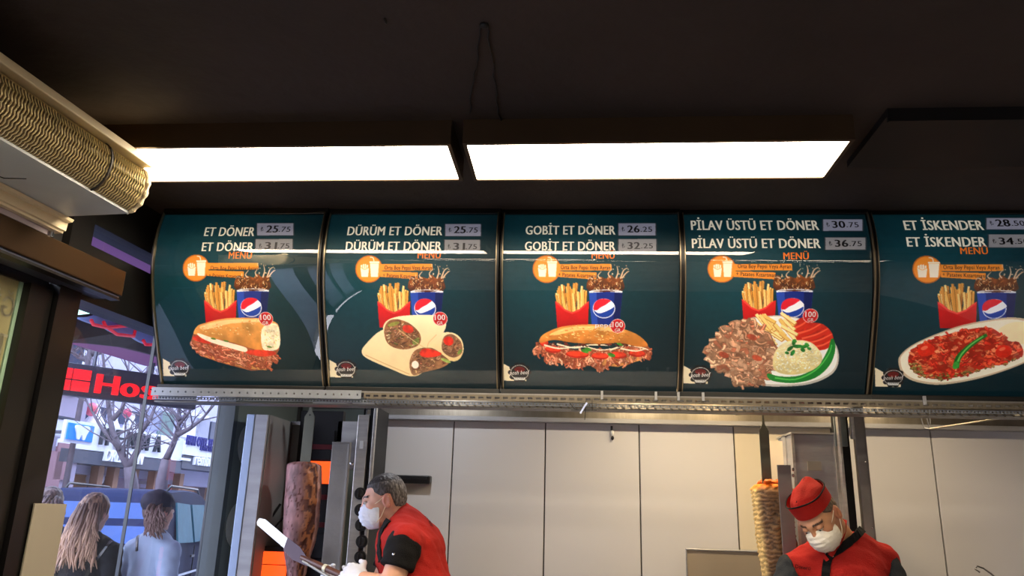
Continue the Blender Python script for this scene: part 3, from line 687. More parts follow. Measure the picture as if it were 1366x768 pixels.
# --- board 3: long filled bun
p = prints[2]; template(p, T3[2])
FR = [(140, 590), (150, 556), (200, 560), (300, 580), (440, 580), (580, 556), (602, 580), (596, 620), (560, 606), (500, 644), (440, 640), (396, 664), (360, 640), (296, 656), (250, 630), (200, 636), (180, 600)]
p.poly(FR, (150, 80, 52), .3)
p.poly([(400, 600), (590, 590), (560, 620), (470, 646), (410, 640)], (206, 140, 76), .3)
p.scraps(FR, 260, MEAT+[(220, 160, 130)], (12, 30), (6, 12), (.6, 2.4), 21, (112, 52, 34))
for x, y in ((160, 600), (186, 618), (300, 640), (330, 646), (395, 650), (430, 642), (560, 612), (590, 606), (230, 628)): p.stroke([(x, y-18), (x-3, y+4), (x+4, y+14)], 10, random.Random(x).choice(MEAT), 4)
for c, rx in (((215, 578), 34), ((310, 598), 48), ((400, 604), 36), ((470, 600), 36), ((545, 594), 34), ((180, 552), 18)): p.ell(c, rx, 15, (190, 36, 22), .05, .2); p.ell((c[0], c[1]-3), rx*.9, 11, (228, 66, 38), .05, .2)
for a in (((180, 560), (240, 574), (330, 566), (400, 580), (470, 572)), ((230, 556), (300, 572), (360, 560), (440, 562)), ((440, 580), (500, 562), (560, 570), (590, 580)), ((480, 574), (540, 584), (580, 574))): p.stroke(a, 7, (248, 232, 200), 4)
for c in ((340, 584), (352, 578), (445, 600), (480, 556)): p.ell(c, 16, 8, (62, 128, 42), .3, .4)
p.scraps([(210, 544), (560, 546), (590, 566), (400, 566), (200, 560)], 40, [(120, 50, 34), (90, 36, 26)], (8, 20), (3, 6), (-.3, .3), 22, (60, 20, 16))
p.poly([(160, 545), (176, 520), (230, 494), (300, 482), (400, 480), (470, 492), (540, 516), (580, 548), (584, 566), (540, 566), (480, 552), (400, 556), (300, 552), (220, 540), (170, 552)], (222, 150, 70), .35, N2, smooth=3, grad=(206, 122, 48))
p.poly([(200, 520), (260, 494), (340, 486), (430, 490), (500, 510), (420, 506), (320, 502), (240, 520)], (248, 200, 122), .2, N2, smooth=3)
p.scraps([(180, 530), (300, 486), (450, 490), (560, 545), (400, 545)], 80, [(240, 186, 110), (196, 116, 48), (250, 208, 140)], (4, 14), (2, 5), (-.4, .4), 24, (206, 130, 56))
# --- board 4: rice plate
p = prints[3]; template(p, crop4T, icon4T)
p.poly([(262, 470), (330, 450), (420, 446), (520, 470), (600, 530), (632, 600), (610, 670), (520, 714), (400, 724), (310, 716), (250, 680), (220, 600)], (196, 188, 176), smooth=4)
p.poly([(266, 474), (330, 454), (420, 450), (520, 474), (596, 532), (626, 600), (604, 664), (516, 706), (400, 716), (310, 706), (250, 670), (224, 600)], (244, 240, 230), .03, smooth=4)
p.poly([(450, 490), (470, 462), (500, 450), (520, 470), (570, 480), (606, 516), (604, 560), (560, 582), (480, 560)], (196, 40, 26), .2, smooth=3)
for k, (a, b) in enumerate((((455, 500), (520, 456)), ((470, 520), (560, 482)), ((486, 540), (590, 500)), ((500, 560), (604, 522)), ((530, 574), (606, 545)))): p.stroke([a, ((a[0]+b[0])/2+4, (a[1]+b[1])/2+8), b], 26, (206, 44, 26), 16); p.stroke([(a[0], a[1]-4), ((a[0]+b[0])/2+4, (a[1]+b[1])/2), (b[0], b[1]-4)], 9, (236, 92, 62), 5)
r = random.Random(5)
for k in range(30):
    x, y = r.uniform(300, 440), r.uniform(450, 530); L = r.uniform(50, 90); a = r.uniform(.45, .95)
    p.stroke([(x-L*.4*math.cos(a)+2, y-L*.4*math.sin(a)+3), (x+L*.5*math.cos(a)+2, y+L*.5*math.sin(a)+3)], 15, (196, 138, 60)); p.stroke([(x-L*.4*math.cos(a), y-L*.4*math.sin(a)), (x+L*.5*math.cos(a), y+L*.5*math.sin(a))], 12, r.choice([(246, 214, 130), (252, 228, 156), (238, 196, 104)]))
MT = [(110, 600), (125, 570), (150, 530), (200, 485), (245, 462), (300, 470), (350, 520), (384, 560), (380, 620), (350, 690), (280, 725), (240, 715), (190, 680), (150, 650), (120, 625)]
p.poly(MT, (120, 82, 60), .4, N2, smooth=3)
p.scraps(MT, 330, [(172, 128, 98), (190, 146, 114), (154, 110, 82), (200, 156, 124), (144, 100, 74), (182, 108, 78)], (20, 54), (11, 24), (-.6, 1.2), 31, (124, 84, 62), wob=.8)
for c in ((180, 600), (310, 612), (290, 530)): p.ell(c, 22, 12, (178, 78, 52), .4, .3)
p.poly([(352, 672), (400, 684), (480, 680), (550, 640), (588, 580), (600, 540), (612, 540), (618, 580), (596, 640), (540, 690), (460, 710), (390, 706), (356, 694)], (24, 128, 44), .2, N2, smooth=4)
p.stroke([(380, 690), (460, 696), (540, 660), (590, 600), (604, 560)], 7, (86, 196, 84), 4)
p.poly([(372, 640), (380, 590), (410, 556), (460, 542), (520, 550), (560, 590), (562, 630), (520, 664), (450, 678), (392, 668)], (240, 228, 176), .1, N1, smooth=4, grad=(216, 196, 130))
p.scraps([(380, 640), (388, 590), (412, 562), (460, 548), (518, 556), (556, 592), (556, 628), (515, 656), (450, 670), (396, 660)], 260, [(252, 244, 206), (242, 230, 180), (255, 250, 224)], (5, 10), (3, 4.5), (-1.5, 1.5), 33, (206, 186, 122))
for c, a, l in (((470, 566), 0, 30), ((440, 575), 2.4, 22), ((500, 566), -.3, 24), ((455, 550), -1.4, 20), ((450, 592), 2.0, 20), ((490, 580), .8, 16)): p.ell(c, l*.7, 8, (34, 116, 42), a, .4)
for c in ((428, 592), (515, 575), (458, 545), (505, 558)): p.ell(c, 9, 6, (50, 140, 50), .4, .4)
# --- board 5: oval plate of meat in tomato sauce
p = prints[4]; template(p, T3[4])
PL = [(128, 640), (134, 600), (200, 550), (350, 490), (480, 462), (580, 452), (660, 470), (700, 520), (690, 590), (600, 640), (450, 690), (300, 716), (200, 706), (148, 680)]
p.poly(PL, (206, 184, 150), smooth=4); p.poly([(x+(400-x)*.03, y+(580-y)*.06) for x, y in PL], (246, 234, 208), .03, smooth=4)
p.poly([(520, 500), (580, 470), (650, 480), (680, 520), (600, 560), (540, 530)], (246, 226, 178), .08, N2, smooth=4)
SC = [(164, 620), (180, 580), (240, 545), (350, 510), (470, 490), (520, 510), (560, 545), (600, 550), (616, 600), (560, 625), (470, 650), (380, 680), (290, 696), (210, 680), (175, 650)]
p.poly(SC, (176, 40, 20), .4, N2, smooth=3)
p.scraps(SC, 330, [(206, 58, 34), (222, 84, 48), (188, 44, 26), (232, 118, 78), (196, 96, 60), (170, 36, 22)], (12, 36), (7, 16), (-.9, 1.0), 41, (150, 30, 16))
p.scraps([(164, 640), (200, 620), (230, 680), (470, 650), (600, 610), (560, 632), (300, 700), (200, 684)], 70, [(150, 116, 60), (120, 110, 50), (176, 140, 80)], (6, 16), (4, 8), (-.6, .6), 42, (70, 50, 20))
p.ell((235, 580), 34, 28, (222, 44, 22), -.3, .12); p.ell((228, 572), 14, 8, (244, 110, 76), -.4)
p.ell((540, 586), 32, 28, (220, 40, 20), -.2, .12); p.ell((534, 576), 13, 7, (244, 104, 70), -.4)
p.stroke([(352, 652), (362, 610), (400, 570), (440, 540), (474, 520)], 26, (28, 110, 34), 14); p.stroke([(354, 640), (372, 600), (410, 560), (460, 526)], 8, (110, 200, 90), 5); p.ell((352, 640), 12, 18, (52, 150, 52), .3, .3)
BADGE = [(457, 458), (464, 458), (469, 486), (520, 446), None]
BCROP = [(84, 652), (95, 655), (84, 668), (88, 678), (106, 688)]
for i, p in enumerate(prints):
    if BADGE[i]: badge(p, BADGE[i])
    bx = BCROP[i]; k = (1.0, 1.0, 1.0, 1.05, 1.1)[i]
    X0 = (35+17, 32, 20, 18, 40)[i]
    def q(x, y, bx=bx, k=k): return (bx[0]+(x-84)*k+(32 if i == 0 and 0 else 0), bx[1]+(y-668)*k)
    if i == 0: bx = (118, 650); q = lambda x, y: (118+(x-84), 650+(y-668))
    emblem(p, q)
# price boxes drawn in photo pixels
PB = [[((343, 298), (391, 314)), ((341, 319), (390, 336))], [((594, 299), (641, 315)), ((593, 320), (640, 337))], [((825, 298), (874, 314)), ((825, 319), (875, 336))], [((1098, 293), (1150, 308)), ((1101, 317), (1154, 333))], [((1316, 291), (1372, 306)), ((1319, 313), (1377, 330))]]
for i, p in enumerate(prints):
    for k, ((x0, y0), (x1, y1)) in enumerate(PB[i]):
        c = [uv_of(i, *a) for a in ((x0, y0), (x1, y0), (x1, y1), (x0, y1))]; c = np.array(c)*[W_, H_]
        m_ = c.mean(0); p.polyc(m_+(c-m_)*1.06, (54, 60, 66)); p.polyc(c, (158, 158, 176) if k == 0 else (150, 148, 150))

PRINT = vmat('printed_poster', 0.5, 0.3, glow=0.30)  # added emission lifts the panel; cream and orange print get it too
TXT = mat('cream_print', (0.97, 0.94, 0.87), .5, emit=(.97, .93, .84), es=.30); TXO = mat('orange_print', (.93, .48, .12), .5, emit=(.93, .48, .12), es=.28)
TXD = mat('dark_print', (.10, .10, .12), .5); TXG = mat('grey_print', (.30, .29, .30), .5); TXB = mat('brown_print', (.24, .09, .03), .5); TXW = mat('white_print', (.96, .95, .95), .5)
ACR = glass('clear_acrylic_cover', (1, 1, 1), 1.50, 0.012, fscale=1.9)
TRIMS = mat('silver_edge_trim', (.62, .56, .46), .3, .8); BTR = mat('board_black_trim', (.05, .045, .04), .35)
MENUL = ['menu board with a half baguette sandwich, leftmost of the row', 'menu board with rolled wraps, second from the left', 'menu board with a long filled bun, in the middle of the row', 'menu board with a plate of rice, meat and green pepper', 'menu board with meat in red sauce on an oval plate, rightmost']
def on_board(name, i, txt, p0, p1, pyb, cap, m, parent, bold=.03, off=.002, shear=0.0, slope=0.0, space=1.0):
    """printed lettering from photo x p0 to p1 with its baseline at photo y pyb; cap height in photo px"""
    V, Fc = glyphs(txt, bold, 0, shear, space)
    bm = bmesh.new(); vs = [bm.verts.new(v) for v in V]
    for f_ in Fc:
        try: bm.faces.new([vs[k] for k in f_])
        except Exception: pass
    bm.verts.ensure_lookup_table(); V = np.array([v.co[:] for v in bm.verts]); Fc = [[v.index for v in f_.verts] for f_ in bm.faces]; 
    bm.verts.index_update(); Fc = [[v.index for v in f_.verts] for f_ in bm.faces]; bm.free()
    x0, x1 = V[:, 0].min(), V[:, 0].max()
    ua, va = uv_of(i, p0, pyb); ub, vb = uv_of(i, p1, pyb+slope); _, vt = uv_of(i, p0, pyb-cap)
    a = (V[:, 0]-x0)/(x1-x0); u = ua+(ub-ua)*a; v = va+(vb-va)*a-(V[:, 1]/.72)*(va-vt)
    return mk(name, bpt(i, u, v, off+V[:, 2]*.1), Fc, m, parent)
TIT = [('ET DÖNER', (272, 339, 315, 12), (269, 338, 335, 12)), ('DÜRÜM ET DÖNER', (463, 590, 314, 12), (461, 589, 334, 12)), ('GOBİT ET DÖNER', (701, 821, 313, 12), (700, 821, 334, 12)),
       ('PİLAV ÜSTÜ ET DÖNER', (922, 1093, 307, 13), (923, 1095, 331, 13)), ('ET İSKENDER', (1207, 1313, 307, 13), (1210, 1316, 329, 13))]
PRC = [('25', '.75', '31', '.75'), ('25', '.75', '31', '.75'), ('26', '.25', '32', '.25'), ('30', '.75', '36', '.75'), ('28', '.50', '34', '.50')]
MEN = [(305, 336, 345), (557, 588, 344.5), (789, 820, 345), (1045, 1079, 346), (1281, 1318, 339)]
RIB = [((281, 344, 360), (279, 325, 369.5)), ((513, 576, 359.5), (511, 558, 369.5)), ((748, 814, 359), (745, 795, 368.5)), ((984, 1055, 357.5), (982, 1036, 367.5)), ((1258, 1333, 359), (1257, 1314, 368.5))]
BOARDS = []
for i, p in enumerate(prints):
    x0, x1 = BX[i]; xm = (x0+x1)/2
    t = thing('menu_board', MENUL[i], 'menu board', (xm, 2.85, 2.05), 'row of curved menu boards over the counter'); BOARDS.append(t)
    uu, vv = np.meshgrid((np.arange(W_)+.5)/W_, (np.arange(H_)+.5)/H_)
    uu = (uu-uu.min())/(np.ptp(uu)); vv = (vv-vv.min())/np.ptp(vv)
    V = bpt(i, uu.ravel(), vv.ravel()); idx = np.arange(W_*H_).reshape(H_, W_)
    Fq = np.stack([idx[:-1, :-1], idx[1:, :-1], idx[1:, 1:], idx[:-1, 1:]], -1).reshape(-1, 4)
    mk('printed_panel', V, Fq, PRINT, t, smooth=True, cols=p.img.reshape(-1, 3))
    txt, a, b = TIT[i]
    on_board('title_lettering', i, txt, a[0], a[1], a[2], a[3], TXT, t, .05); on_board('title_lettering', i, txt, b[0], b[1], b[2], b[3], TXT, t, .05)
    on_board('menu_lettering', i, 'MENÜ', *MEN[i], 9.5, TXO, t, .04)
    on_board('ribbon_lettering', i, 'Orta Boy Pepsi Veya Ayran', *RIB[i][0], 5.8, TXB, t, .02, slope=.5)
    on_board('ribbon_lettering', i, '+ Patates Kızartması', *RIB[i][1], 5.4, TXB, t, .02, slope=2.0)
    for k in (0, 1):
        (bx0, by0), (bx1, by1) = PB[i][k]; wd = bx1-bx0; m_ = TXD if (k == 0 or i > 2) else TXG
        on_board('price_lettering', i, '₺', bx0+wd*.09, bx0+wd*.17, by1-5.2, 6, m_, t, .01); on_board('price_lettering', i, PRC[i][k*2], bx0+wd*.24, bx0+wd*.58, by1-3.8, 9.5, m_, t, .05)
        on_board('price_lettering', i, PRC[i][k*2+1], bx0+wd*.60, bx0+wd*.92, by1-4.6, 7, m_, t, .02)
    if BADGE[i]:
        bx, by = crops[i][0][0]+BADGE[i][0]/crops[i][1], crops[i][0][1]+BADGE[i][1]/crops[i][1]
        on_board('badge_lettering', i, '100', bx-7, bx+7, by+1.5, 7.5, TXW, t, .03); on_board('badge_lettering', i, 'GR', bx-4, bx+4, by+7.5, 4.5, TXW, t, .02)
    lc = (118, 650) if i == 0 else BCROP[i]; lx, ly = crops[i][0][0]+lc[0]/crops[i][1], crops[i][0][1]+lc[1]/crops[i][1]
    on_board('emblem_lettering', i, 'posh beef', lx-14, lx+13, ly+3.2, 5.5, TXW, t, .015, shear=.3, slope=-1)
    on_board('emblem_lettering', i, 'DÖNER', lx-6, lx+6, ly+9, 2.4, TXD, t, .01)
    if i == 2: on_board('cup_lettering', i, 'peps', 794, 816, 436, 6, TXW, t, .03)
    n = 160; vs = np.linspace(0, 1, n+1); us = np.linspace(0, 1, 5); V = np.concatenate([bpt(i, us, np.full(5, v_), .006) for v_ in vs])
    Fc = [(j*5+k, j*5+k+1, (j+1)*5+k+1, (j+1)*5+k) for j in range(n) for k in range(4)]
    mk('clear_cover', V, Fc, ACR, t, smooth=True)
    n = 40; vs = np.linspace(0, 1, n+1); ya, za = KY*(xm+1.62), KZ*(xm+1.62)
    for sgn, ue in ((-1, 0.0), (1, 1.0)):
        for nm, w0, w1, o0, o1, m_ in (('edge_trim', 0, .0035, .002, .014, TRIMS), ('side_rail', .0035, .0105, -.05, .010, BTR)):
            V = []; Fc = []
            xa = (x0 if sgn < 0 else x1)+sgn*w0; xb = (x0 if sgn < 0 else x1)+sgn*w1
            for v_ in vs:
                qa, qb = bpt(i, 0, v_, o1), bpt(i, 0, v_, o0); V += [(xa, qa[1], qa[2]), (xb, qa[1], qa[2]), (xb, qb[1], qb[2]), (xa, qb[1], qb[2])]
            for j in range(n):
                for k in range(4): Fc.append((j*4+k, j*4+(k+1) % 4, (j+1)*4+(k+1) % 4, (j+1)*4+k))
            mk(nm, V, Fc, m_, t)
    q0, q1 = bpt(i, 0, 0, .012), bpt(i, 0, 1, .012)
    g = G(); g.box(x0-.0105, x1+.0105, 2.905+ya, 2.965+ya, 2.022+za, 2.052+za); g.box(x0-.0105, x1+.0105, 2.885+ya, 2.91+ya, 2.030+za, 2.050+za); bevel(g.build('bottom_trim', BTR, t), .002)
    g = G(); g.box(x0-.0105, x1+.0105, 2.730+ya, 2.79+ya, 2.699+za, 2.7245); bevel(g.build('top_trim', BTR, t), .002)
    V = []; 
    for v_ in np.linspace(0, 1, 9): qa, qb = bpt(i, 0, v_, -.006), bpt(i, 1, v_, -.006); V += [(x0, qa[1], qa[2]), (x1, qb[1], qb[2])]
    V += [(x0, 2.97+ya, 2.03), (x1, 2.97+ya, 2.03), (x0, 2.97+ya, 2.71), (x1, 2.97+ya, 2.71)]
    Fc = [(2*j, 2*j+1, 2*j+3, 2*j+2) for j in range(10)]+[(20, 21, 1, 0)]+[tuple(range(0, 22, 2)), tuple(range(1, 23, 2))[::-1]]
    mk('housing', V, Fc, BLACK, t)
# ------------------------------------------------------------------ implicit surfaces
def nets(fn, lo, hi, h):
    lo, hi = np.array(lo, float), np.array(hi, float); n = np.ceil((hi-lo)/h).astype(int)+1
    ax = [lo[i]+h*np.arange(n[i]) for i in range(3)]
    X, Y, Z = np.meshgrid(*ax, indexing='ij'); P = np.stack([X.ravel(), Y.ravel(), Z.ravel()], 1)
    f = np.concatenate([fn(P[i:i+200000]) for i in range(0, len(P), 200000)]).reshape(n)
    f[0] = f[-1] = np.maximum(f[0], 1e-3); f[:, 0] = np.maximum(f[:, 0], 1e-3); f[:, -1] = np.maximum(f[:, -1], 1e-3); f[:, :, 0] = np.maximum(f[:, :, 0], 1e-3); f[:, :, -1] = np.maximum(f[:, :, -1], 1e-3); f[0] = np.maximum(f[0], 1e-3); f[-1] = np.maximum(f[-1], 1e-3)
    ins = f < 0; c = ins[:-1, :-1, :-1].astype(int)
    for dx in (0, 1):
        for dy in (0, 1):
            for dz in (0, 1):
                if dx+dy+dz: c = c+ins[dx:n[0]-1+dx, dy:n[1]-1+dy, dz:n[2]-1+dz]
    act = (c > 0) & (c < 8); idx = -np.ones(act.shape, int); I = np.argwhere(act); idx[act] = np.arange(len(I))
    acc = np.zeros((len(I), 3)); cnt = np.zeros(len(I))
    for d in range(3):
        o = [q for q in range(3) if q != d]
        for a in (0, 1):
            for b in (0, 1):
                s0 = I.copy(); s0[:, o[0]] += a; s0[:, o[1]] += b; s1 = s0.copy(); s1[:, d] += 1
                f0, f1 = f[tuple(s0.T)], f[tuple(s1.T)]; m = (f0 < 0) != (f1 < 0)
                t = np.where(m, f0/(f0-f1+1e-20), 0); p = s0.astype(float); p[:, d] += t
                acc[m] += p[m]; cnt[m] += 1
    V = lo+h*acc/cnt[:, None]; Q = []
    for d in range(3):
        o1, o2 = (d+1) % 3, (d+2) % 3
        a = [slice(None)]*3; b = [slice(None)]*3; a[d] = slice(0, n[d]-1); b[d] = slice(1, n[d])
        fa, fb = ins[tuple(a)], ins[tuple(b)]; E = np.argwhere(fa != fb)
        E = E[(E[:, o1] > 0) & (E[:, o2] > 0) & (E[:, o1] < n[o1]-1) & (E[:, o2] < n[o2]-1)]
        sgn = fa[tuple(E.T)]
        q = []
        for da, db in ((1, 1), (0, 1), (0, 0), (1, 0)):
            e = E.copy(); e[:, o1] -= da; e[:, o2] -= db; q.append(idx[tuple(e.T)])
        q = np.stack(q, 1); q[~sgn] = q[~sgn][:, ::-1]; Q.append(q)
    return V, np.vstack(Q)
def smin(a, b, k): h = np.clip(.5+.5*(b-a)/k, 0, 1); return b*(1-h)+a*h-k*h*(1-h)
def smax(a, b, k): return -smin(-a, -b, k)
def s_ell(P, c, r):
    q = (P-np.array(c))/np.array(r); k0 = np.linalg.norm(q, axis=1); k1 = np.linalg.norm(q/np.array(r), axis=1); return k0*(k0-1)/(k1+1e-9)
def s_cap(P, a, b, ra, rb, sc=None):
    a, b = np.array(a, float), np.array(b, float)
    if sc is not None: m = np.array(sc); P, a, b = P*m, a*m, b*m
    d = b-a; t = np.clip(((P-a) @ d)/(d @ d), 0, 1); return np.linalg.norm(P-a-t[:, None]*d, axis=1)-(ra+(rb-ra)*t)
def chain(P, pts, rad, k=.02, sc=None):
    o = None
    for i in range(len(pts)-1):
        v = s_cap(P, pts[i], pts[i+1], rad[i], rad[i+1], sc); o = v if o is None else smin(o, v, k)
    return o
def wob(P, f, s=0): return (np.sin(P[:, 0]*f+s)*np.sin(P[:, 1]*f*1.1+s*2)+np.sin(P[:, 1]*f*2.3+P[:, 2]*f*1.7+s)*.5+np.sin(P[:, 2]*f*2.9+P[:, 0]*f*1.3)*.35)
def vnoise(P, f, seed=0):
    q = P*f+1000.0; i = np.floor(q).astype(np.int64); t = q-i; t = t*t*(3-2*t); o = 0
    for dx in (0, 1):
        for dy in (0, 1):
            for dz in (0, 1):
                h = (i[:, 0]+dx)*374761393+(i[:, 1]+dy)*668265263+(i[:, 2]+dz)*2147483647+seed*974634777; h = (h ^ (h >> 13))*1274126177; h = (h ^ (h >> 16)) & 0xffff
                o = o+(h/65535.0)*(t[:, 0] if dx else 1-t[:, 0])*(t[:, 1] if dy else 1-t[:, 1])*(t[:, 2] if dz else 1-t[:, 2])
    return o*2-1
def Rm(ax, deg):
    a = math.radians(deg); c, s = math.cos(a), math.sin(a)
    return np.array({'x': [[1, 0, 0], [0, c, -s], [0, s, c]], 'y': [[c, 0, s], [0, 1, 0], [-s, 0, c]], 'z': [[c, -s, 0], [s, c, 0], [0, 0, 1]]}[ax])
def cranium(P): return smin(s_ell(P, (0, .012, .03), (.074, .086, .083)), s_ell(P, (0, .022, -.01), (.064, .066, .07)), .03)
def head_sdf(P):
    """face towards -y, origin between the ears"""
    A = P.copy(); A[:, 0] = np.abs(A[:, 0])
    d = cranium(P)
    d = smin(d, s_ell(P, (0, -.035, -.02), (.060, .058, .083)), .03); d = smin(d, s_ell(P, (0, -.042, -.078), (.043, .044, .034)), .03)
    d = smin(d, s_ell(A, (.037, -.060, -.022), (.022, .022, .022)), .02); d = smin(d, s_cap(A, (.008, -.086, .024), (.040, -.070, .026), .009, .009), .014)
    d = smin(d, s_ell(P, (0, -.083, -.098), (.018, .016, .015)), .016)
    d = smax(d, -s_ell(A, (.031, -.101, .007), (.018, .018, .014)), .012)
    d = smin(d, s_cap(P, (0, -.086, .016), (0, -.103, -.022), .008, .0105), .012); d = smin(d, s_ell(A, (.011, -.095, -.027), (.008, .009, .008)), .006)
    d = smin(d, s_ell(P, (0, -.089, -.052), (.025, .012, .006)), .005); d = smin(d, s_ell(P, (0, -.087, -.063), (.022, .012, .007)), .005)
    lid = smax(s_ell(A, (.031, -.080, .008), (.0150, .0145, .0140)), -(A[:, 2]-.006), .002); d = smin(d, lid, .004)
    e = smax(s_ell(A, (.079, .014, -.006), (.010, .021, .033)), -s_ell(A, (.089, .008, -.002), (.008, .011, .018)), .004); d = smin(d, e, .006)
    return d
def xform(M, o, k=1.0): return lambda P: ((P-o) @ M)/k          # world -> local (M columns are local axes in the world)
def march(fn, px, py, d0=2.0, d1=6.5):
    r = ray(px, py); L = np.linalg.norm(r); r = r/L; t = d0
    for _ in range(200):
        v = float(fn((E0+r*t)[None])[0]); t += max(v*.6, .0008)
        if v < .0006: return E0+r*t
        if t > d1: break
    return None
def nrm(fn, p, e=.004):
    D = np.eye(3)*e; v = fn(np.vstack([p+D, p-D])); g = v[:3]-v[3:]; return g/np.linalg.norm(g)
def ribbon_on(name, fn, path, w_, m, parent, off=.004, thick=.003, dens=6):
    """strip of cloth laid on a surface, following sight points"""
    q = catmull(np.array(path, float), dens, False); P = []; 
    for a in q:
        h = march(fn, *a)
        if h is not None: P.append(h)
    P = np.array(P); V = []; Fc = []
    for i, p in enumerate(P):
        n = nrm(fn, p); d = P[min(i+1, len(P)-1)]-P[max(i-1, 0)]; d /= np.linalg.norm(d)+1e-9; s_ = np.cross(n, d); s_ /= np.linalg.norm(s_)+1e-9
        for sgn, o_ in ((-1, off), (1, off), (1, off-thick*2), (-1, off-thick*2)): V.append(p+s_*sgn*w_/2+n*o_)
    for i in range(len(P)-1):
        for k in range(4): Fc.append((i*4+k, i*4+(k+1) % 4, i*4+4+(k+1) % 4, i*4+4+k))
    return mk(name, V, Fc, m, parent, smooth=False)
SKIN = vmat('skin', .5, .4, sss=.08)
CLOTH = lambda n, c, v=.08: mat(n, c, .85, 0, v, 14, .35, 220, spec=.2)
RED = CLOTH('red_cloth', (.62, .12, .095)); BLK = CLOTH('black_cloth', (.055, .05, .055)); GREYC = CLOTH('charcoal_cloth', (.17, .18, .19)); MASKM = CLOTH('mask_fabric', (.86, .88, .94), .03); MASKW = CLOTH('mask_fabric_warm', (.90, .87, .80), .03)
LOOP = mat('ear_loop', (.92, .86, .74), .7); GLOVE = mat('white_glove', (.86, .87, .90), .45, 0, .05, 20, .2, 60); TROUS = CLOTH('dark_trousers', (.09, .09, .11)); SHOE = mat('black_shoe', (.05, .05, .05), .5)
def skin_cols(L, base, seed=0, brow=(60, 50, 44), stubble=0):
    """L local head coords"""
    r = 1+.05*wob(L, 60, seed); c = hexc(base)*r[:, None]
    A = np.abs(L[:, 0]); f = L[:, 1] < -.045
    red_ = np.exp(-(((A-.037)/.02)**2+((L[:, 2]+.03)/.022)**2))*f+np.exp(-(A/.013)**2-((L[:, 2]+.025)/.015)**2)*f+((A > .072)*.7)
    c = c*(1-.25*red_[:, None]*np.array([0, .6, .6]))
    b = (np.abs(L[:, 2]-.0265-.10*(.03-np.abs(A-.03))) < .0045) & (A > .014) & (A < .052) & f
    c[b] = hexc(brow)
    st = np.clip((-.03-L[:, 2])/.03, 0, 1)*f*stubble; c = c*(1-st[:, None])+hexc((110, 100, 96))*st[:, None]*np.ones(3)
    lash = (np.abs(L[:, 2]-.0055) < .0016) & (A > .018) & (A < .046) & (L[:, 1] < -.075); c[lash] = hexc((50, 36, 30))
    return c
def add_person(label, base, group=None): return thing('person', label, 'person', base, group)
def merge(parts):
    V = []; Fq = []; C = []; n = 0
    for v, f, c in parts: V.append(v); Fq.append(f+n); C.append(c); n += len(v)
    return np.vstack(V), np.vstack(Fq), np.vstack(C)
def hand(wrist, d, palmn, curl, r=.0085, L=1.0, spread=.35, thumb=1):
    """returns a list of capsule chains for a hand: wrist, direction d, palm normal, curl in degrees per joint"""
    d = np.array(d, float)/np.linalg.norm(d); n = np.array(palmn, float); n -= d*(n@d); n /= np.linalg.norm(n); s_ = np.cross(d, n)*thumb
    wrist = np.array(wrist, float); out = [('palm', wrist, d, n, s_)]
    for k, (off, ln) in enumerate(((.028, .040), (.010, .046), (-.009, .043), (-.027, .034))):
        p = wrist+d*.082+s_*off; a = d*math.cos(math.radians((k-1.5)*-4))+s_*math.sin(math.radians((1.5-k)*4)); pts = [p-d*.015, p]; ang = 0; ll = ln
        for j in range(3):
            ang += curl[j]; t = a*math.cos(math.radians(ang))+n*math.sin(math.radians(ang)); pts.append(pts[-1]+t*ll*L); ll *= .68
        out.append(('finger', pts, [r*1.15, r*1.1, r, r*.92, r*.75]))
    p = wrist+d*.03+s_*.028; t = (d*.6+s_*.75+n*.25); t /= np.linalg.norm(t); pts = [wrist+d*.02+s_*.012, p+t*.018, p+t*.046+n*.006, p+t*.052+d*.024+n*.014]
    out.append(('finger', pts, [.014, .0125, .0105, .008])); return out
def hand_sdf(P, H):
    w_, d, n, s_ = H[0][1:]; q = P-(w_+d*.045); loc = np.stack([q@d, q@s_, q@n], 1); o = s_ell(loc, (0, 0, 0), (.055, .043, .017))
    o = smin(o, s_cap(P, w_-d*.03, w_+d*.02, .024, .024), .015)
    for h_ in H[1:]: o = smin(o, chain(P, h_[1], h_[2], .004), .005)
    return o
def hair_cook(label_seed, cols, h_front=(.07, .064)):
    def fn(L):
        hl = np.interp(L[:, 1], [-.1, -.075, -.05, -.03, -.012, .03, .045, .1], [.074, .066, .052, .034, .020, .022, -.035, -.06])
        A = np.abs(L[:, 0]); hl = hl+.012*np.exp(-((A-.05)/.02)**2)*(L[:, 1] < -.04)
        d = cranium(L)-.005-.0022*vnoise(L*np.array([1, 1.0, .6]), 260, label_seed)-.0015*vnoise(L, 90, 3); return smax(d, hl-L[:, 2], .004)
    return fn

# ------------------------------------------------------------------ kebab grills
GLOWM = mat('glowing_burner', (.9, .25, .05), .6, emit=(1.0, .33, .10), es=1.25, bump=.3, bscale=120)
SOOT = mat('sooty_steel', (.09, .09, .10), .5, .5, .3, 12); OLIVE = mat('spit_steel', (.42, .42, .37), .45, .7, .1, 8)
PALEB = mat('daylit_steel_edge', (.60, .66, .76), .35, .5, .05)  # bluish daylight is put into this steel's colour
def B3(g, x0, x1, y0, y1, z0, z1): g.box(min(x0, x1), max(x0, x1), y0, y1, z0, z1)
def xat(px, py, y): return aty(px, py, y)[0]
t = thing('kebab_grill', 'upright steel kebab grill with black knobs beside the left cook', 'grill', (-1.2, 3.75, .91)); KL = t
zt = aty(345, 553, 3.55)[2]
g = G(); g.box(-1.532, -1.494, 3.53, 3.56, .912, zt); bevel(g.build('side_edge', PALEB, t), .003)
g = G(); g.box(-1.494, -1.432, 3.535, 3.55, .912, zt); g.box(-1.532, -1.52, 3.56, 4.0, .912, zt); bevel(g.build('side_wing', STEELM, t), .002)
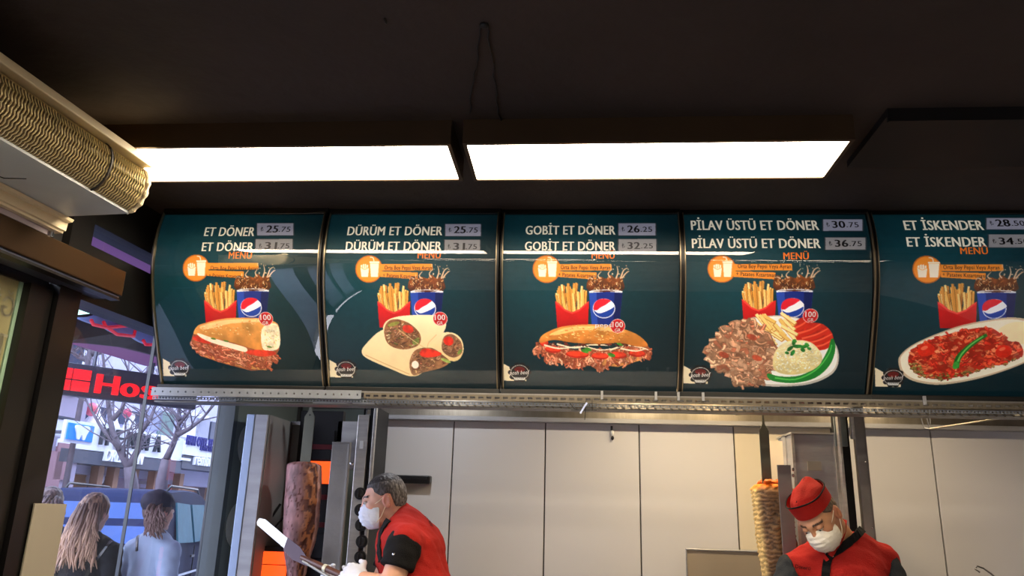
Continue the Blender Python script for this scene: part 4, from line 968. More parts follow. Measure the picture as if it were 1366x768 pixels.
g = G(); g.box(-1.434, -1.428, 3.55, 3.86, .912, zt); g.box(-1.43, -1.13, 3.86, 3.875, .912, zt+.005); g.build('back_plate', mat('matt_grey_plate', (.50, .50, .49), .6, .2, .12, 5), t)
g = G(); g.box(-1.434, -1.13, 3.845, 3.86, zt-.012, zt+.004); g.build('top_edge', STEEL, t)
xa, xb = xat(410, 600, 3.80), xat(446, 600, 3.80); za = aty(430, 548, 3.8)[2]
g = G(); g.box(xa-.05, xb+.03, 3.80, 3.84, .912, za); g.build('burner_housing', SOOT, t)
zs = [aty(430, y, 3.79)[2] for y in (573, 614, 646, 679, 712, 745, 778)]
for k in range(len(zs)-1):
    fr_ = g = G(); g.box(xa-.01, xb-.003, 3.785, 3.80, zs[k+1]+.004, zs[k]-.004); nm = 'burner_tile'
    o = g.build(nm, GLOWM if k == 1 else SOOT, t)
    if k == 1: o['label'] = 'glowing orange burner tile'
g = G()
for k, (yy, c) in enumerate(((596, 0), (663, 1), (700, 1))): z_ = aty(435, yy, 3.78)[2]; g.box(xa-.01, xb-.004, 3.779, 3.785, z_-.012, z_+.012)
g.build('burner_reflection', mat('painted_red_reflection', (.36, .12, .14), .3, .6), t)  # dull red bars stand in for pinkish burner reflections
# lower left burner
a, b = aty(351, 735, 3.66), aty(381, 768, 3.66)
g = G(); g.box(a[0]-.012, b[0]+.012, 3.665, 3.70, .95, a[2]+.022); g.build('burner_frame', SOOT, t)
z0 = aty(365, 753, 3.66)[2]
for k, (lo_, hi_) in enumerate(((z0+.002, a[2]), (z0-.072, z0-.002), (z0-.148, z0-.076))):
    g = G(); g.box(a[0], b[0], 3.655, 3.668, lo_, hi_); o = bevel(g.build('burner_tile', GLOWM, t), .003); o['label'] = 'glowing orange burner tile'
g = G(); g.tube([aty(347, 700, 3.7), aty(362, 690, 3.72), aty(374, 672, 3.74)], .006, 8); g.tube([aty(345, 712, 3.7), aty(364, 706, 3.72), aty(378, 690, 3.74)], .005, 8); g.build('pipe', SOOT, t)
# shield
x0, x1 = xat(443, 600, 3.46), xat(466, 600, 3.46); zsh = aty(455, 590, 3.46)[2]
g = G(); g.box(x0, x1, 3.455, 3.462, .93, zsh); g.box(x1-.004, x1+.006, 3.45, 3.47, .93, zsh+.002); g.box(x0, x1, 3.45, 3.465, zsh-.006, zsh+.002); bevel(g.build('heat_shield', STEELD, t), .0015)
for yy in (618, 752): p = aty(469, yy, 3.445); g = G(); g.ell(p, (.008, .006, .008)); g.cyl(p, p+np.array([.0, .02, 0]), .004, 8); g.build('wing_nut', CHROME, t)
# control column
x2, x3 = xat(474, 600, 3.56), xat(489, 600, 3.56); zc_ = aty(480, 553, 3.56)[2]
g = G(); g.box(x2, x3, 3.56, 3.84, .912, zc_); bevel(g.build('control_column', STEEL, t), .003)
g = G(); g.box(x1+.006, x2, 3.60, 3.84, .912, zc_); g.box(xat(448, 600, 3.8), x1+.01, 3.80, 3.84, zsh-.1, zc_-.005); g.build('column_side', STEELM, t)
g = G(); g.box(x3+.002, x3+.022, 3.57, 3.85, .912, aty(495, 541, 3.57)[2]); g.build('rear_channel', SOOT, t)
pz = aty(497, 538, 3.57); g = G(); g.box(x3+.020, x3+.034, 3.56, 3.58, .912, pz[2]); g.box(xat(418, 537, 3.57), x3+.034, 3.56, 3.575, pz[2]-.010, pz[2]); bevel(g.build('spit_frame', STEEL, t), .002)
g = G(); g.box(xat(420, 545, 3.7), x3, 3.68, 3.70, za-.0, pz[2]-.012); g.build('top_hood', SOOT, t)
p = aty(482, 593, 3.556); g = G(); g.box(p[0]-.008, p[0]+.008, 3.5565, 3.5595, p[2]-.018, p[2]+.018); g.build('white_sticker', WHITE, t)
for (kx, ky) in ((478, 658), (478, 680), (479, 700), (480, 722), (478, 743), (476, 763)):
    p = aty(kx+2, ky, 3.54); g = G(); g.cyl(p+np.array([0, .02, 0]), p+np.array([0, .004, 0]), .027, 20); bz = g.build('knob', DARKP, t); 
    g = G(); g.cyl(p+np.array([0.0, .004, 0]), p+np.array([0, -.020, 0]), .019, 16); g.box(p[0]-.004, p[0]+.004, p[1]-.027, p[1]-.018, p[2]-.017, p[2]+.017); bevel(g.build('grip', DARKP, bz), .002)
# pole bits above the left grill (cables and hooks under the hood)
g = G(); g.tube([aty(424, 530, 3.3), aty(428, 533, 3.3), aty(470, 537, 3.4)], .004, 6); g.build('swing_arm', mat('violet_grey_arm', (.36, .28, .34), .4, .5), t)

# meat spits
def kebab(label, cx_t, cx_b, prof_px, yd, seed, palette, top_lump=None, rimcol=None):
    """prof_px: list of (py, left px, right px); builds a layered irregular meat cone"""
    rows = []
    for py, l, r_ in prof_px:
        a, b = aty(l, py, yd), aty(r_, py, yd); rows.append((a[2], (a[0]+b[0])/2, (b[0]-a[0])/2))
    rows = np.array(rows)[::-1]; zmin, zmax = rows[0, 0], rows[-1, 0]; nz, na = 150, 96
    zz = np.linspace(zmin, zmax, nz); cx, rr = np.interp(zz, rows[:, 0], rows[:, 1]), np.interp(zz, rows[:, 0], rows[:, 2])
    cap = np.clip((zmax-zz)/.012, 0, 1)**.5; rr = rr*(.72+.28*cap)
    th_ = np.linspace(0, 2*math.pi, na, endpoint=False)
    nA = fbm(nz, na, 14, 4, seed); nA = nA*(1-np.linspace(0, 1, na)**8)+nA[:, :1]*np.linspace(0, 1, na)**8
    nB = fbm(nz, na, 30, 2, seed+1)
    lay = np.sin(zz[:, None]*520+nA*14+np.sin(th_*3)[None])*.5+.5
    return rows, zz, cx, rr, th_, nA, nB, lay
def kebab_mesh(zz, cx, rr, th_, yd, disp, cols, parent, name='meat'):
    nz, na = disp.shape; R_ = rr[:, None]+disp
    V = np.stack([cx[:, None]+R_*np.cos(th_), yd+R_*np.sin(th_), np.repeat(zz[:, None], na, 1)], -1).reshape(-1, 3)
    idx = np.arange(nz*na).reshape(nz, na); nx = np.roll(idx, -1, 1)
    Fq = np.stack([idx[:-1], nx[:-1], nx[1:], idx[1:]], -1).reshape(-1, 4)
    ct = len(V); V = np.vstack([V, [[cx[-1], yd, zz[-1]+.004]], [[cx[0], yd, zz[0]]]])
    top = np.stack([idx[-1], nx[-1], np.full(na, ct), np.full(na, ct)], -1); c = np.vstack([cols.reshape(-1, 3), cols[-1, 0], cols[0, 0]])
    Fl = Fq.tolist()+[[int(a), int(b), ct] for a, b in zip(idx[-1], nx[-1])]+[[int(b), int(a), ct+1] for a, b in zip(idx[0], nx[0])]
    return mk(name, V, Fl, vmat('roasted_meat', .55, .35, bump=.5), parent, smooth=True, cols=c)
YD = 3.58
PL_ = [(616, 387, 425), (620, 384, 428), (650, 382, 428), (700, 379, 424), (720, 379, 420), (745, 381, 412), (768, 384, 406), (800, 386, 404), (860, 384, 408), (900, 382, 412)]
t = thing('kebab', 'tall carved doner kebab on the spit beside the left cook', 'kebab', (aty(406, 700, YD)[0], YD, 1.0))
rows, zz, cx, rr, th_, nA, nB, lay = kebab('', 0, 0, PL_, YD, 11, None)
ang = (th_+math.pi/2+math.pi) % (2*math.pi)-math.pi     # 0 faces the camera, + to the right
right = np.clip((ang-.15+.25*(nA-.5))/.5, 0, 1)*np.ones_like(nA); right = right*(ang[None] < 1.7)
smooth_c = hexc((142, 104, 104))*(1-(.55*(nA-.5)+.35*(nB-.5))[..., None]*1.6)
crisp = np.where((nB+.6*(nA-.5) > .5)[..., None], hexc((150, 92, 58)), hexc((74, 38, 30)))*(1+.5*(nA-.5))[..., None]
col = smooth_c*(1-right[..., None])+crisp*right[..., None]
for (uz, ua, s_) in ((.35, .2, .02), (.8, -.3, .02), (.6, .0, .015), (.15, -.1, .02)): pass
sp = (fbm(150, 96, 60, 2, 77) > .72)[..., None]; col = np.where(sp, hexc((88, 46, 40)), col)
edge = (np.abs(ang) > 1.2)[None, :, None]; col = np.where(edge, col*.3+hexc((206, 160, 156))*.7, col)  # pale rim at the silhouettes paints in grazing fresnel light
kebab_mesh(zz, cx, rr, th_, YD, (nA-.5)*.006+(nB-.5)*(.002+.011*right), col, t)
g = G(); p0, p1 = aty(407, 560, YD), aty(419, 560, YD); hw = (p1[0]-p0[0])/2+.003; xc = (p0[0]+p1[0])/2
zt_ = aty(414, 550, YD)[2]; g.prism([(xc-hw, rows[-1, 0]-.9), (xc+hw, rows[-1, 0]-.9), (xc+hw, zt_-.02), (xc+.006, zt_+.012), (xc+.006, zt_+.055), (xc-.006, zt_+.055), (xc-.006, zt_+.012), (xc-hw, zt_-.02)], (1, 0, 0), ZD, (0, 1, 0), (0, YD, 0), -.0025, .0025)
o = g.build('spit', OLIVE, t); bevel(o, .001)
g = G(); g.cyl((xc, YD-.004, zt_-.012), (xc, YD+.004, zt_-.012), .004, 10); g.build('spit_hole', BLACK, t)
g = G(); g.cyl((cx[0], YD, 1.0), (cx[0], YD, .93), .12, 28); g.build('drip_plate', STEELD, t)

YR = 3.55
PR_ = [(645, 1007, 1052), (652, 1003, 1056), (700, 1008, 1060), (740, 1013, 1064), (768, 1018, 1066), (830, 1026, 1070), (900, 1034, 1074)]
t = thing('kebab', 'layered doner kebab with glowing orange top beside the right cook', 'kebab', (aty(1035, 700, YR)[0], YR, 1.0))
rows, zz, cx, rr, th_, nA, nB, lay = kebab('', 0, 0, PR_, YR, 31, None)
ang = (th_+math.pi/2+math.pi) % (2*math.pi)-math.pi
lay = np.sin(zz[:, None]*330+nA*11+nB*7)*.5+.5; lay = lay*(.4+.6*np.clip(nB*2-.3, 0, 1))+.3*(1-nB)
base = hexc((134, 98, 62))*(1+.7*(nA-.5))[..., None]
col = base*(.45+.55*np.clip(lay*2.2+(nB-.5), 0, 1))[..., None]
lt = np.clip((-ang-.75)/.35, 0, 1)[None, :, None]*np.clip(.55+lay[..., None], 0, 1); col = col*(1-lt)+hexc((236, 200, 130))*lt  # cream left side paints in light from the heater
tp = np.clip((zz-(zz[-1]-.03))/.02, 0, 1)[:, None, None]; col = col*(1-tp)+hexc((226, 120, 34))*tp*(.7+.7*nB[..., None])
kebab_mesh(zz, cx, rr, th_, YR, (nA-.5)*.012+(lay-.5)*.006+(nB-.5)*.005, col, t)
r = random.Random(6)
TOPM = mat('roasted_tomato_fat', (.86, .42, .10), .4, 0, .35, 60, .3, 80)
g = G()
for k in range(26):
    a_ = r.uniform(0, 6.28); rad = r.uniform(0, .07); p = np.array([cx[-1]+rad*math.cos(a_), YR+rad*math.sin(a_), zz[-1]+r.uniform(.0, .016)]); g.ell(p, (r.uniform(.012, .028), r.uniform(.01, .02), r.uniform(.004, .010)), 10, 6, A=Rm('z', r.uniform(0, 180)) @ Rm('x', r.uniform(-25, 25)))
g.build('topping', TOPM, t, smooth=True)
x0, x1 = xat(1014, 600, YR), xat(1027, 600, YR); xc = (x0+x1)/2; hw = (x1-x0)/2; zt_ = aty(1018, 566, YR)[2]
g = G(); g.prism([(xc-hw, zz[-1]-.8), (xc+hw, zz[-1]-.8), (xc+hw, zt_-.03), (xc+.005, zt_+.004), (xc+.0035, zt_+.09), (xc-.0035, zt_+.09), (xc-.005, zt_+.004), (xc-hw, zt_-.03)], (1, 0, 0), ZD, (0, 1, 0), (0, YR, 0), -.0025, .0025)
bevel(g.build('spit', OLIVE, t), .001)
g = G(); g.cyl((cx[0], YR, 1.0), (cx[0], YR, .93), .12, 28); g.build('drip_plate', STEELD, t)

t = thing('kebab_grill', 'steel kebab grill with a tall post and swing arm behind the right cook', 'grill', (1.1, 3.75, .91))
x0, x1 = xat(1058, 600, 3.60), xat(1110, 600, 3.60); zb = aty(1085, 579, 3.6)[2]
g = G(); g.box(x0, x1+.02, 3.60, 3.85, .912, zb); bevel(g.build('cabinet', STEELM, t), .004)
g = G(); g.box(x0-.006, x1+.026, 3.592, 3.86, zb, zb+.008); g.box(x1+.010, x1+.024, 3.594, 3.60, .92, zb); g.box(x0-.006, x0+.006, 3.594, 3.60, .92, zb); g.build('cabinet_rim', STEEL, t)
a, b = aty(1077, 615, 3.597), aty(1096, 628, 3.597); g = G(); g.box(a[0], b[0], 3.594, 3.5995, b[2], a[2]); g.build('label_plate', mat('grey_label_plate', (.52, .50, .46), .5), t)
x4, x5 = xat(1027, 600, 3.75), xat(1046, 600, 3.75)
g = G(); g.box(x4, x5, 3.75, 3.765, .912, aty(1036, 588, 3.75)[2]); g.build('lit_inner_sheet', mat('lit_inner_steel', (.86, .82, .74), .4, .3), t)  # brighter tone paints in the light on this inner steel
g = G(); g.box(x5, x0-.006, 3.70, 3.765, .912, aty(1050, 582, 3.75)[2]); g.build('inner_wall', STEELM, t)
x6, x7 = xat(1037, 630, 3.42), xat(1055, 630, 3.42); g = G(); g.box(x6, x7, 3.415, 3.422, .93, aty(1045, 620, 3.42)[2]); bevel(g.build('heat_shield', STEELD, t), .001)
for yy in (626, 634): p = aty(1058, yy, 3.42); g = G(); g.ell(p, (.006, .005, .008)); g.build('wing_nut', CHROME, t)
xa, xb, xc2, xd = xat(1117, 560, 3.5), xat(1138, 560, 3.5), xat(1142, 560, 3.5), xat(1152, 560, 3.5); zp = aty(1135, 546, 3.5)[2]
g = G(); g.box(xa, xa+.012, 3.50, 3.53, .912, zp); g.box(xb-.008, xb+.004, 3.50, 3.53, aty(1140, 585, 3.5)[2], zp+.01); g.box(xa, xb, 3.50, 3.53, zp-.012, zp); bevel(g.build('post_frame', STEEL, t), .002)
g = G(); g.box(xa+.010, xb+.01, 3.60, 3.62, .912, zp-.01); g.build('post_back', SOOT, t)
g = G(); g.box(xa+.012, xb-.004, 3.58, 3.60, aty(1128, 595, 3.58)[2], zp-.012); g.build('mirror_strip', mat('bluish_steel', (.55, .6, .64), .3, .9), t)
g = G(); g.box(xb+.004, xd, 3.50, 3.512, .912, zp+.02); g.box(xd-.004, xd+.004, 3.50, 3.64, .912, zp+.02); bevel(g.build('post_plate', STEELD, t), .001)
for yy in (553, 616, 704): p = aty(1147+(yy-553)*.11, yy, 3.497); g = G(); g.ell(p, (.004, .003, .004), 8, 6); g.build('rivet', CHROME, t)
ya = 3.52
g = G(); g.tube([aty(981, 552, ya), aty(1072, 549, ya)], .005, 10); g.build('arm_handle', mat('dark_red_brown_handle', (.14, .07, .05), .4), t)
g = G(); g.tube([aty(1072, 549, ya), aty(1120, 546, ya), aty(1137, 543, ya)], .004, 8); g.build('swing_arm', STEEL, t)
g = G(); g.ell(aty(980, 552, ya), (.007, .007, .007)); g.build('end_ball', CHROME, t)
t = None

# round decals on the grey-green wall
for (cx_, cy_, lb) in ((334, 594, 'upper round pale sticker with red centre on the grey-green wall'), (319, 700, 'lower round pale sticker with red centre on the grey-green wall')):
    s_, z_ = sf(cx_, cy_, .004); t = thing('sticker', lb, 'sticker', SP(s_, .002, z_))
    for nm, sa, sb, off, m_ in (('disc', .115, .105, .004, mat('pale_grey_sticker', (.66, .68, .66), .5)), ('red_centre', .05, .055, .006, mat('faded_red_sticker', (.56, .27, .25), .5))):
        V = [SP(s_+(.02 if nm != 'disc' else 0), off, z_)]+[SP(s_+(.02 if nm != 'disc' else 0)+sa*math.cos(a), off, z_+sb*math.sin(a)) for a in np.linspace(0, 2*math.pi, 40, endpoint=False)]
        mk(nm, V+[v-ND*.003 for v in V], [(0, 1+i, 1+(i+1) % 40) for i in range(40)]+[(1+i, 42+i, 42+(i+1) % 40, 1+(i+1) % 40) for i in range(40)], m_, t)
# beige poster inside the window, low left
q = [sf(*a, .03) for a in ((43, 672), (86, 671), (74, 768), (28, 768))]; z1 = (q[0][1]+q[1][1])/2; s0, s1 = q[0][0], q[1][0]
g = G(); g.sbox(s0, s1, .034, .040, .60, z1); t = thing('board', 'blank beige board standing upright against the window beside the door', 'board', SP((s0+s1)/2, .037, 0)); bevel(g.build('panel', mat('beige_board', (.60, .57, .51), .6, 0, .03, 2), t), .001)
g = G(); g.sbox(s0+.05, s0+.07, .034, .040, 0, .60); g.sbox(s1-.07, s1-.05, .034, .040, 0, .60); g.build('leg', STEELD, t)

# ------------------------------------------------------------------ left cook: bends to the left over the spit, in profile
SL = .92; hL = aty(513, 667, 3.28); ML = Rm('z', -78) @ Rm('x', 12); toL = xform(ML, hL, SL)
def headL(P): return head_sdf(toL(P))*SL
K = lambda px, py, y: aty(px, py, y+DYK)
DYK = .18
neck = [hL+ML @ np.array([0, .025, -.05]), K(534, 697, 3.12)]
sh_n, el_n, wr_n = K(541, 722, 2.95), K(521, 783, 2.90), K(484, 771, 2.99)
sh_f, el_f, wr_f = K(531, 724, 3.29), K(500, 800, 3.30), K(462, 790, 3.16)
trunk_pts = [K(536, 700, 3.12), K(547, 732, 3.12), K(556, 790, 3.12), K(570, 880, 3.14), K(572, 960, 3.15)]
hdir = (K(404, 743, 3.17)-K(484, 777, 3.02)); hdir /= np.linalg.norm(hdir)
HN = hand(wr_n, hdir+np.array([0, 0, .05]), (0.2, .75, -.6), (35, 55, 45), thumb=-1)
HF = hand(wr_f, hdir+np.array([-.1, 0, .25]), (0, -.6, .6), (40, 55, 40), thumb=1)
def trunkL(P): return chain(P, trunk_pts, [.075, .118, .122, .128, .125], .06, (1, .74, 1))
def upperL(P): d = smin(s_cap(P, K(538, 716, 3.12), sh_n, .08, .062), s_cap(P, K(538, 716, 3.12), sh_f, .08, .062), .03); return d
def armL(P, r0=.047): return smin(s_cap(P, sh_n, el_n, r0+.006, r0-.003), s_cap(P, el_n, wr_n, r0-.004, .027), .015)
def armLf(P, r0=.047): return smin(s_cap(P, sh_f, el_f, r0+.006, r0-.003), s_cap(P, el_f, wr_f, r0-.004, .027), .015)
def legs(P, hip, foot, sep=(0, .09, 0), pelvis=False):
    o = None
    for s_ in (-1, 1):
        h_ = np.array(hip)+np.array(sep)*s_; f_ = np.array(foot)+np.array(sep)*s_*1.15; kn = (h_+f_)/2+np.array([0, 0, .02])
        v = chain(P, [h_, kn, f_], [.09, .06, .045], .03); o = v if o is None else smin(o, v, .02)
    return smin(o, s_ell(P, np.array(hip)+np.array([0, 0, .02]), (.165, .165, .15)) if pelvis else o, .03)
def bodyL(P):
    d = headL(P); d = smin(d, s_cap(P, neck[0], neck[1], .052, .058), .02); d = smin(d, trunkL(P)+.02, .04); d = smin(d, upperL(P)+.014, .03)
    return smin(smin(d, armL(P), .02), armLf(P), .02)
hipL = trunk_pts[-1].copy(); hipL[2] = .92; 
pL = add_person('person in red shirt with black sleeves, leaning left in profile, holding a long knife', (hipL[0]+.05, hipL[1], 0))
lo, hi = hL-np.array([.15, .13, .17]), hL+np.array([.16, .13, .14])
a = nets(lambda P: smin(headL(P), s_cap(P, neck[0], neck[1], .052, .058), .02), lo, hi, .0036)
b = nets(lambda P: np.maximum(bodyL(P), P[:, 2]-(hL[2]-.10)), np.min([wr_n, wr_f, trunk_pts[-1], sh_n], 0)-.16, np.array([trunk_pts[-1][0]+.2, 3.68, hL[2]-.05]), .010)
def footed(hip, ft): return nets(lambda P: legs(P, hip, ft), np.minimum(hip, ft)-[.2, .25, .06], np.maximum(hip, ft)+[.2, .25, .1], .018)
ftL = np.array([hipL[0]+.06, hipL[1], .05]); c = footed(hipL, ftL)
base = (206, 158, 138)
Vb, Fb, Cb = merge([(a[0], a[1], skin_cols(toL(a[0]), base, 1, (52, 44, 44), .45)), (b[0], b[1], np.tile(hexc((214, 160, 132)), (len(b[0]), 1))), (c[0], c[1], np.tile(hexc(base), (len(c[0]), 1)))])
mk('body', Vb, Fb, SKIN, pL, smooth=True, cols=Cb)
def head_extras(M0, o, p, haircols, seed, maskm, loops=True, hair=True, eye=True, k=1.0):
    M = M0*k
    if eye:
        g = G(); 
        for s_ in (-1, 1): g.ell(o+M @ np.array([s_*.031, -.0805, .0075]), (.0125*k,)*3, 14, 10)
        e = g.build('eyes', mat('eye_white', (.86, .83, .80), .15), p, smooth=True)
        g = G()
        for s_ in (-1, 1): g.ell(o+M @ np.array([s_*.031, -.0885, .003]), (.0052*k,)*3, 10, 8)
        g.build('iris', mat('dark_iris', (.10, .06, .04), .1), e, smooth=True)
    if hair:
        v, f = nets(hair_cook(seed, None), (-.1, -.1, -.07), (.1, .13, .135), .0036); n_ = .5+.9*vnoise(v*np.array([1, 1, .5]), 240, seed); gr = np.clip(.25+.6*n_*np.clip((v[:, 1]+.06)/.12, .15, 1)-.35*(v[:, 2] > .08), 0, 1)
        c_ = hexc(haircols[0])*(1-gr[:, None])+hexc(haircols[1])*gr[:, None]; mk('hair', v @ M.T+o, f, vmat('hair', .6, .3, bump=.6), p, smooth=True, cols=c_)
    def msk(L):
        ab = np.abs(L[:, 0]); pl = .0013*np.sin(L[:, 2]*330)*np.exp(-(ab/.04)**4)
        d = s_ell(L, (0, -.036, -.052), (.069, .086, .072))-pl-.0012*wob(L, 120, 2)
        d = smax(d, L[:, 1]+.028-.15*(L[:, 2]+.05), .003); d = smax(d, L[:, 2]-(.004-.35*np.maximum(ab-.012, 0)), .003); return smax(d, -.115-L[:, 2], .004)
    v, f = nets(msk, (-.08, -.14, -.13), (.08, -.01, .02), .0034); mm = mk('face_mask', v @ M.T+o, f, maskm, p, smooth=True)
    for s_ in (-1, 1):
        g = G()
        for zz_, ez in ((-.010, .016), (-.088, -.030)):
            pt = [(s_*.062, -.045, zz_), (s_*.071, -.02, zz_*.6+ez*.4), (s_*.0785, .0, ez), (s_*.086, .022, ez*.8)]
            g.tube([o+M @ np.array(q) for q in pt], .0016, 6)
        o_ = g.build('ear_loop', LOOP, mm, smooth=True); o_['kind'] = 'stuff'
head_extras(ML, hL, pL, ((34, 30, 32), (138, 134, 136)), 2, MASKM, k=SL)
# shirt
def shirtL(P):
    d = smin(trunkL(P), upperL(P), .04); d = smin(d, s_cap(P, neck[1]+np.array([.0, 0, -.02]), neck[1]+(neck[0]-neck[1])*.95, .064, .058), .02)
    d = d-.006-.0028*wob(P, 34, 1)-.0018*wob(P, 70, 4)
    return d
def shirtLcut(P):
    q = neck[1]+(neck[0]-neck[1])*.80; dn = (neck[0]-neck[1])/np.linalg.norm(neck[0]-neck[1])+np.array([-.25, 0, 0])
    d = smax(shirtL(P), (P-q) @ dn, .006); return np.maximum(d, .98-P[:, 2])
v, f = nets(shirtLcut, (K(505, 730, 3.0)[0]-.12, 2.98, .95), (trunk_pts[-1][0]+.2, 3.68, hL[2]+.02), .0075); mk('shirt', v, f, RED, pL, smooth=True)
def sleeveL(P):
    d = s_cap(P, sh_n+(el_n-sh_n)*.12, sh_n+(el_n-sh_n)*.62, .067, .062)-.004-.003*wob(P, 45, 2)
    ax = (el_n-sh_n)/np.linalg.norm(el_n-sh_n); return smax(d, (P-sh_n) @ ax-np.linalg.norm(el_n-sh_n)*.60, .003)
v, f = nets(sleeveL, sh_n-[.13, .12, .26], sh_n+[.13, .14, .10], .006); mk('sleeve', v, f, BLK, pL, smooth=True)
def sleeveLf(P):
    d = s_cap(P, sh_f, sh_f+(el_f-sh_f)*.5, .064, .060)-.004-.002*wob(P, 55, 2); ax = (el_f-sh_f)/np.linalg.norm(el_f-sh_f); return smax(d, (P-sh_f) @ ax-np.linalg.norm(el_f-sh_f)*.48, .003)
v, f = nets(sleeveLf, sh_f-[.16, .12, .30], sh_f+[.14, .12, .10], .008); mk('sleeve', v, f, BLK, pL, smooth=True)
ribbon_on('placket', shirtL, [(519, 693), (512, 702), (507, 716), (506, 732), (508, 748)], .035, BLK, pL, .005)
p = march(sleeveL, 525, 739)
if p is not None: g = G(); g.ell(p, (.006, .004, .006), 10, 6); g.build('button', CHROME, pL)
def text_on(name, fn, txt, path, cap, m, parent):
    """lettering pressed on cloth along a path of sight points"""
    P0, P1 = march(fn, *path[0]), march(fn, *path[1]); n = nrm(fn, (P0+P1)/2); A = P1-P0; L = np.linalg.norm(A); A /= L; Bv = np.cross(n, A); Bv /= np.linalg.norm(Bv)
    V, Fc = glyphs(txt, .02); x0, x1 = V[:, 0].min(), V[:, 0].max(); a_ = (V[:, 0]-x0)/(x1-x0)*L; b_ = V[:, 1]/.72*cap; Q = P0+a_[:, None]*A+b_[:, None]*Bv+n*.004
    o_ = []
    for q in Q:
        for _ in range(4): q = q-n*(float(fn(q[None])[0])-.002)*.9
        o_.append(q)
    return mk(name, o_, Fc, m, parent)
text_on('back_lettering', shirtL, 'DÖNER', [(566, 688), (574, 701)], .020, BLK, pL)
for H in (HN, HF):
    pts_ = np.vstack([np.array(h[1]) for h in H[1:]]+[H[0][1][None]]); v, f = nets(lambda P: hand_sdf(P, H)-.001, pts_.min(0)-.04, pts_.max(0)+.04, .0036); mk('glove', v, f, GLOVE, pL, smooth=True)
v, f = c; v, f = nets(lambda P: np.maximum(legs(P, hipL, ftL, pelvis=True)-.012, .07-P[:, 2]), np.minimum(hipL, ftL)-[.2, .27, .06], np.maximum(hipL, ftL)+[.2, .27, .14], .018); mk('trousers', v, f, TROUS, pL, smooth=True)
def shoes(ft, dirv, sep, parent):
    dirv = np.array(dirv, float)
    for s_ in (-1, 1):
        c0 = np.array(ft)+np.array(sep)*s_*1.15; c0[2] = .0
        v, f = nets(lambda P: np.maximum(s_cap(P, c0+np.array([0, 0, .045])-dirv*.03, c0+np.array([0, 0, .035])+dirv*.16, .048, .04), .002-P[:, 2]), c0-[.25, .25, .01], c0+[.25, .25, .12], .01); mk('shoe', v, f, SHOE, parent, smooth=True)
shoes(ftL, (-1, 0, 0), (0, .09, 0), pL)
# knife held by the left cook
kn = thing('knife', 'long kebab knife with brown handle held by the left cook', 'knife', K(420, 740, 3.2))
kt, kg, kh, ke = K(344, 694, 3.26), K(400, 741, 3.17), K(402, 743, 3.165), K(482, 779, 3.02)
up_ = np.array([0, .3, 1.0])
dk = kg-kt; L = np.linalg.norm(dk); dk /= L; sx = np.cross(dk, (0, 1, 0)); sx /= np.linalg.norm(sx); 
if sx[2] < 0: sx = -sx
nk = np.cross(dk, sx)
g = G(); g.prism([(0.0, .012), (.03, .024), (L, .022), (L, -.018), (.012, -.016), (0, -.008)], dk, sx, nk, kt, -.0012, .0012); bevel(g.build('blade', STEEL, kn), .0005)
g = G(); g.prism([(L-.10, .026), (L-.02, .028), (L+.06, .008), (L+.06, -.012), (L-.02, -.030), (L-.085, -.022)], dk, sx, nk, kt-np.array([0, .004, 0]), -.002, .002); g.build('guard', mat('dark_violet_steel', (.22, .17, .20), .35, .6), kn)
dh = ke-kh; Lh = np.linalg.norm(dh); dh /= Lh
g = G(); g.tube([kh, kh+dh*Lh*.3, kh+dh*Lh*.7, ke], [.010, .013, .014, .013], 12); g.build('handle', mat('brown_wood_handle', (.34, .20, .14), .45, 0, .2, 30, stretch=(1, 1, 1)), kn, smooth=True)
g = G(); g.tube([K(404, 748, 3.15), K(462, 784, 3.04)], .006, 8); g.build('under_rod', mat('pale_steel_rod', (.66, .64, .58), .3, .8), kn)
q = kh+dh*Lh*.42; g = G(); g.tube([q-dh*.008, q+dh*.008], .0155, 12); g.build('tape_band', mat('pale_tape', (.84, .82, .72), .5), kn)

# ------------------------------------------------------------------ right cook: looks down to the left, red cap
SR = .93; DYK = .17; hR = aty(1092, 689, 3.20); MR = Rm('y', -16) @ Rm('z', -46) @ Rm('x', 32); toR = xform(MR, hR, SR)
nR = [hR+MR @ np.array([0, .03, -.05]), K(1124, 726, 3.14)]
shl, shr = K(1060, 758, 3.12), K(1176, 748, 3.20); ell_, elr = K(1040, 835, 3.06), K(1212, 830, 3.12); wrl, wrr = K(1060, 850, 2.86), K(1150, 850, 2.86)
tp_ = [K(1122, 728, 3.17), K(1122, 768, 3.16), K(1128, 850, 3.16), K(1136, 940, 3.2), K(1138, 990, 3.22)]
def trunkR(P): return chain(P, tp_, [.08, .115, .12, .12, .12], .05, (.72, 1, 1)) if False else chain(P, tp_, [.085, .118, .12, .118, .12], .05, (.8, 1, 1))
def upperR(P): return smin(s_cap(P, K(1118, 742, 3.17), shl, .085, .055), s_cap(P, K(1122, 740, 3.17), shr, .09, .060), .04)
def armsR(P, e=0): return smin(smin(s_cap(P, shl, ell_, .048+e, .042+e), s_cap(P, ell_, wrl, .04+e, .028+e), .02), smin(s_cap(P, shr, elr, .052+e, .044+e), s_cap(P, elr, wrr, .042+e, .028+e), .02), .01)
def neckR(P): return smin(head_sdf(toR(P))*SR, s_cap(P, nR[0], nR[1], .052, .060), .02)
def bodyR(P): return smin(smin(smin(neckR(P), trunkR(P)+.02, .04), upperR(P)+.014, .03), armsR(P), .02)
hipR = tp_[-1].copy(); hipR[2] = .92; ftR = np.array([hipR[0], hipR[1]+.03, .05])
pR = add_person('person in red cap, white mask and red shirt with charcoal sleeves, head bowed', (hipR[0], hipR[1], 0))
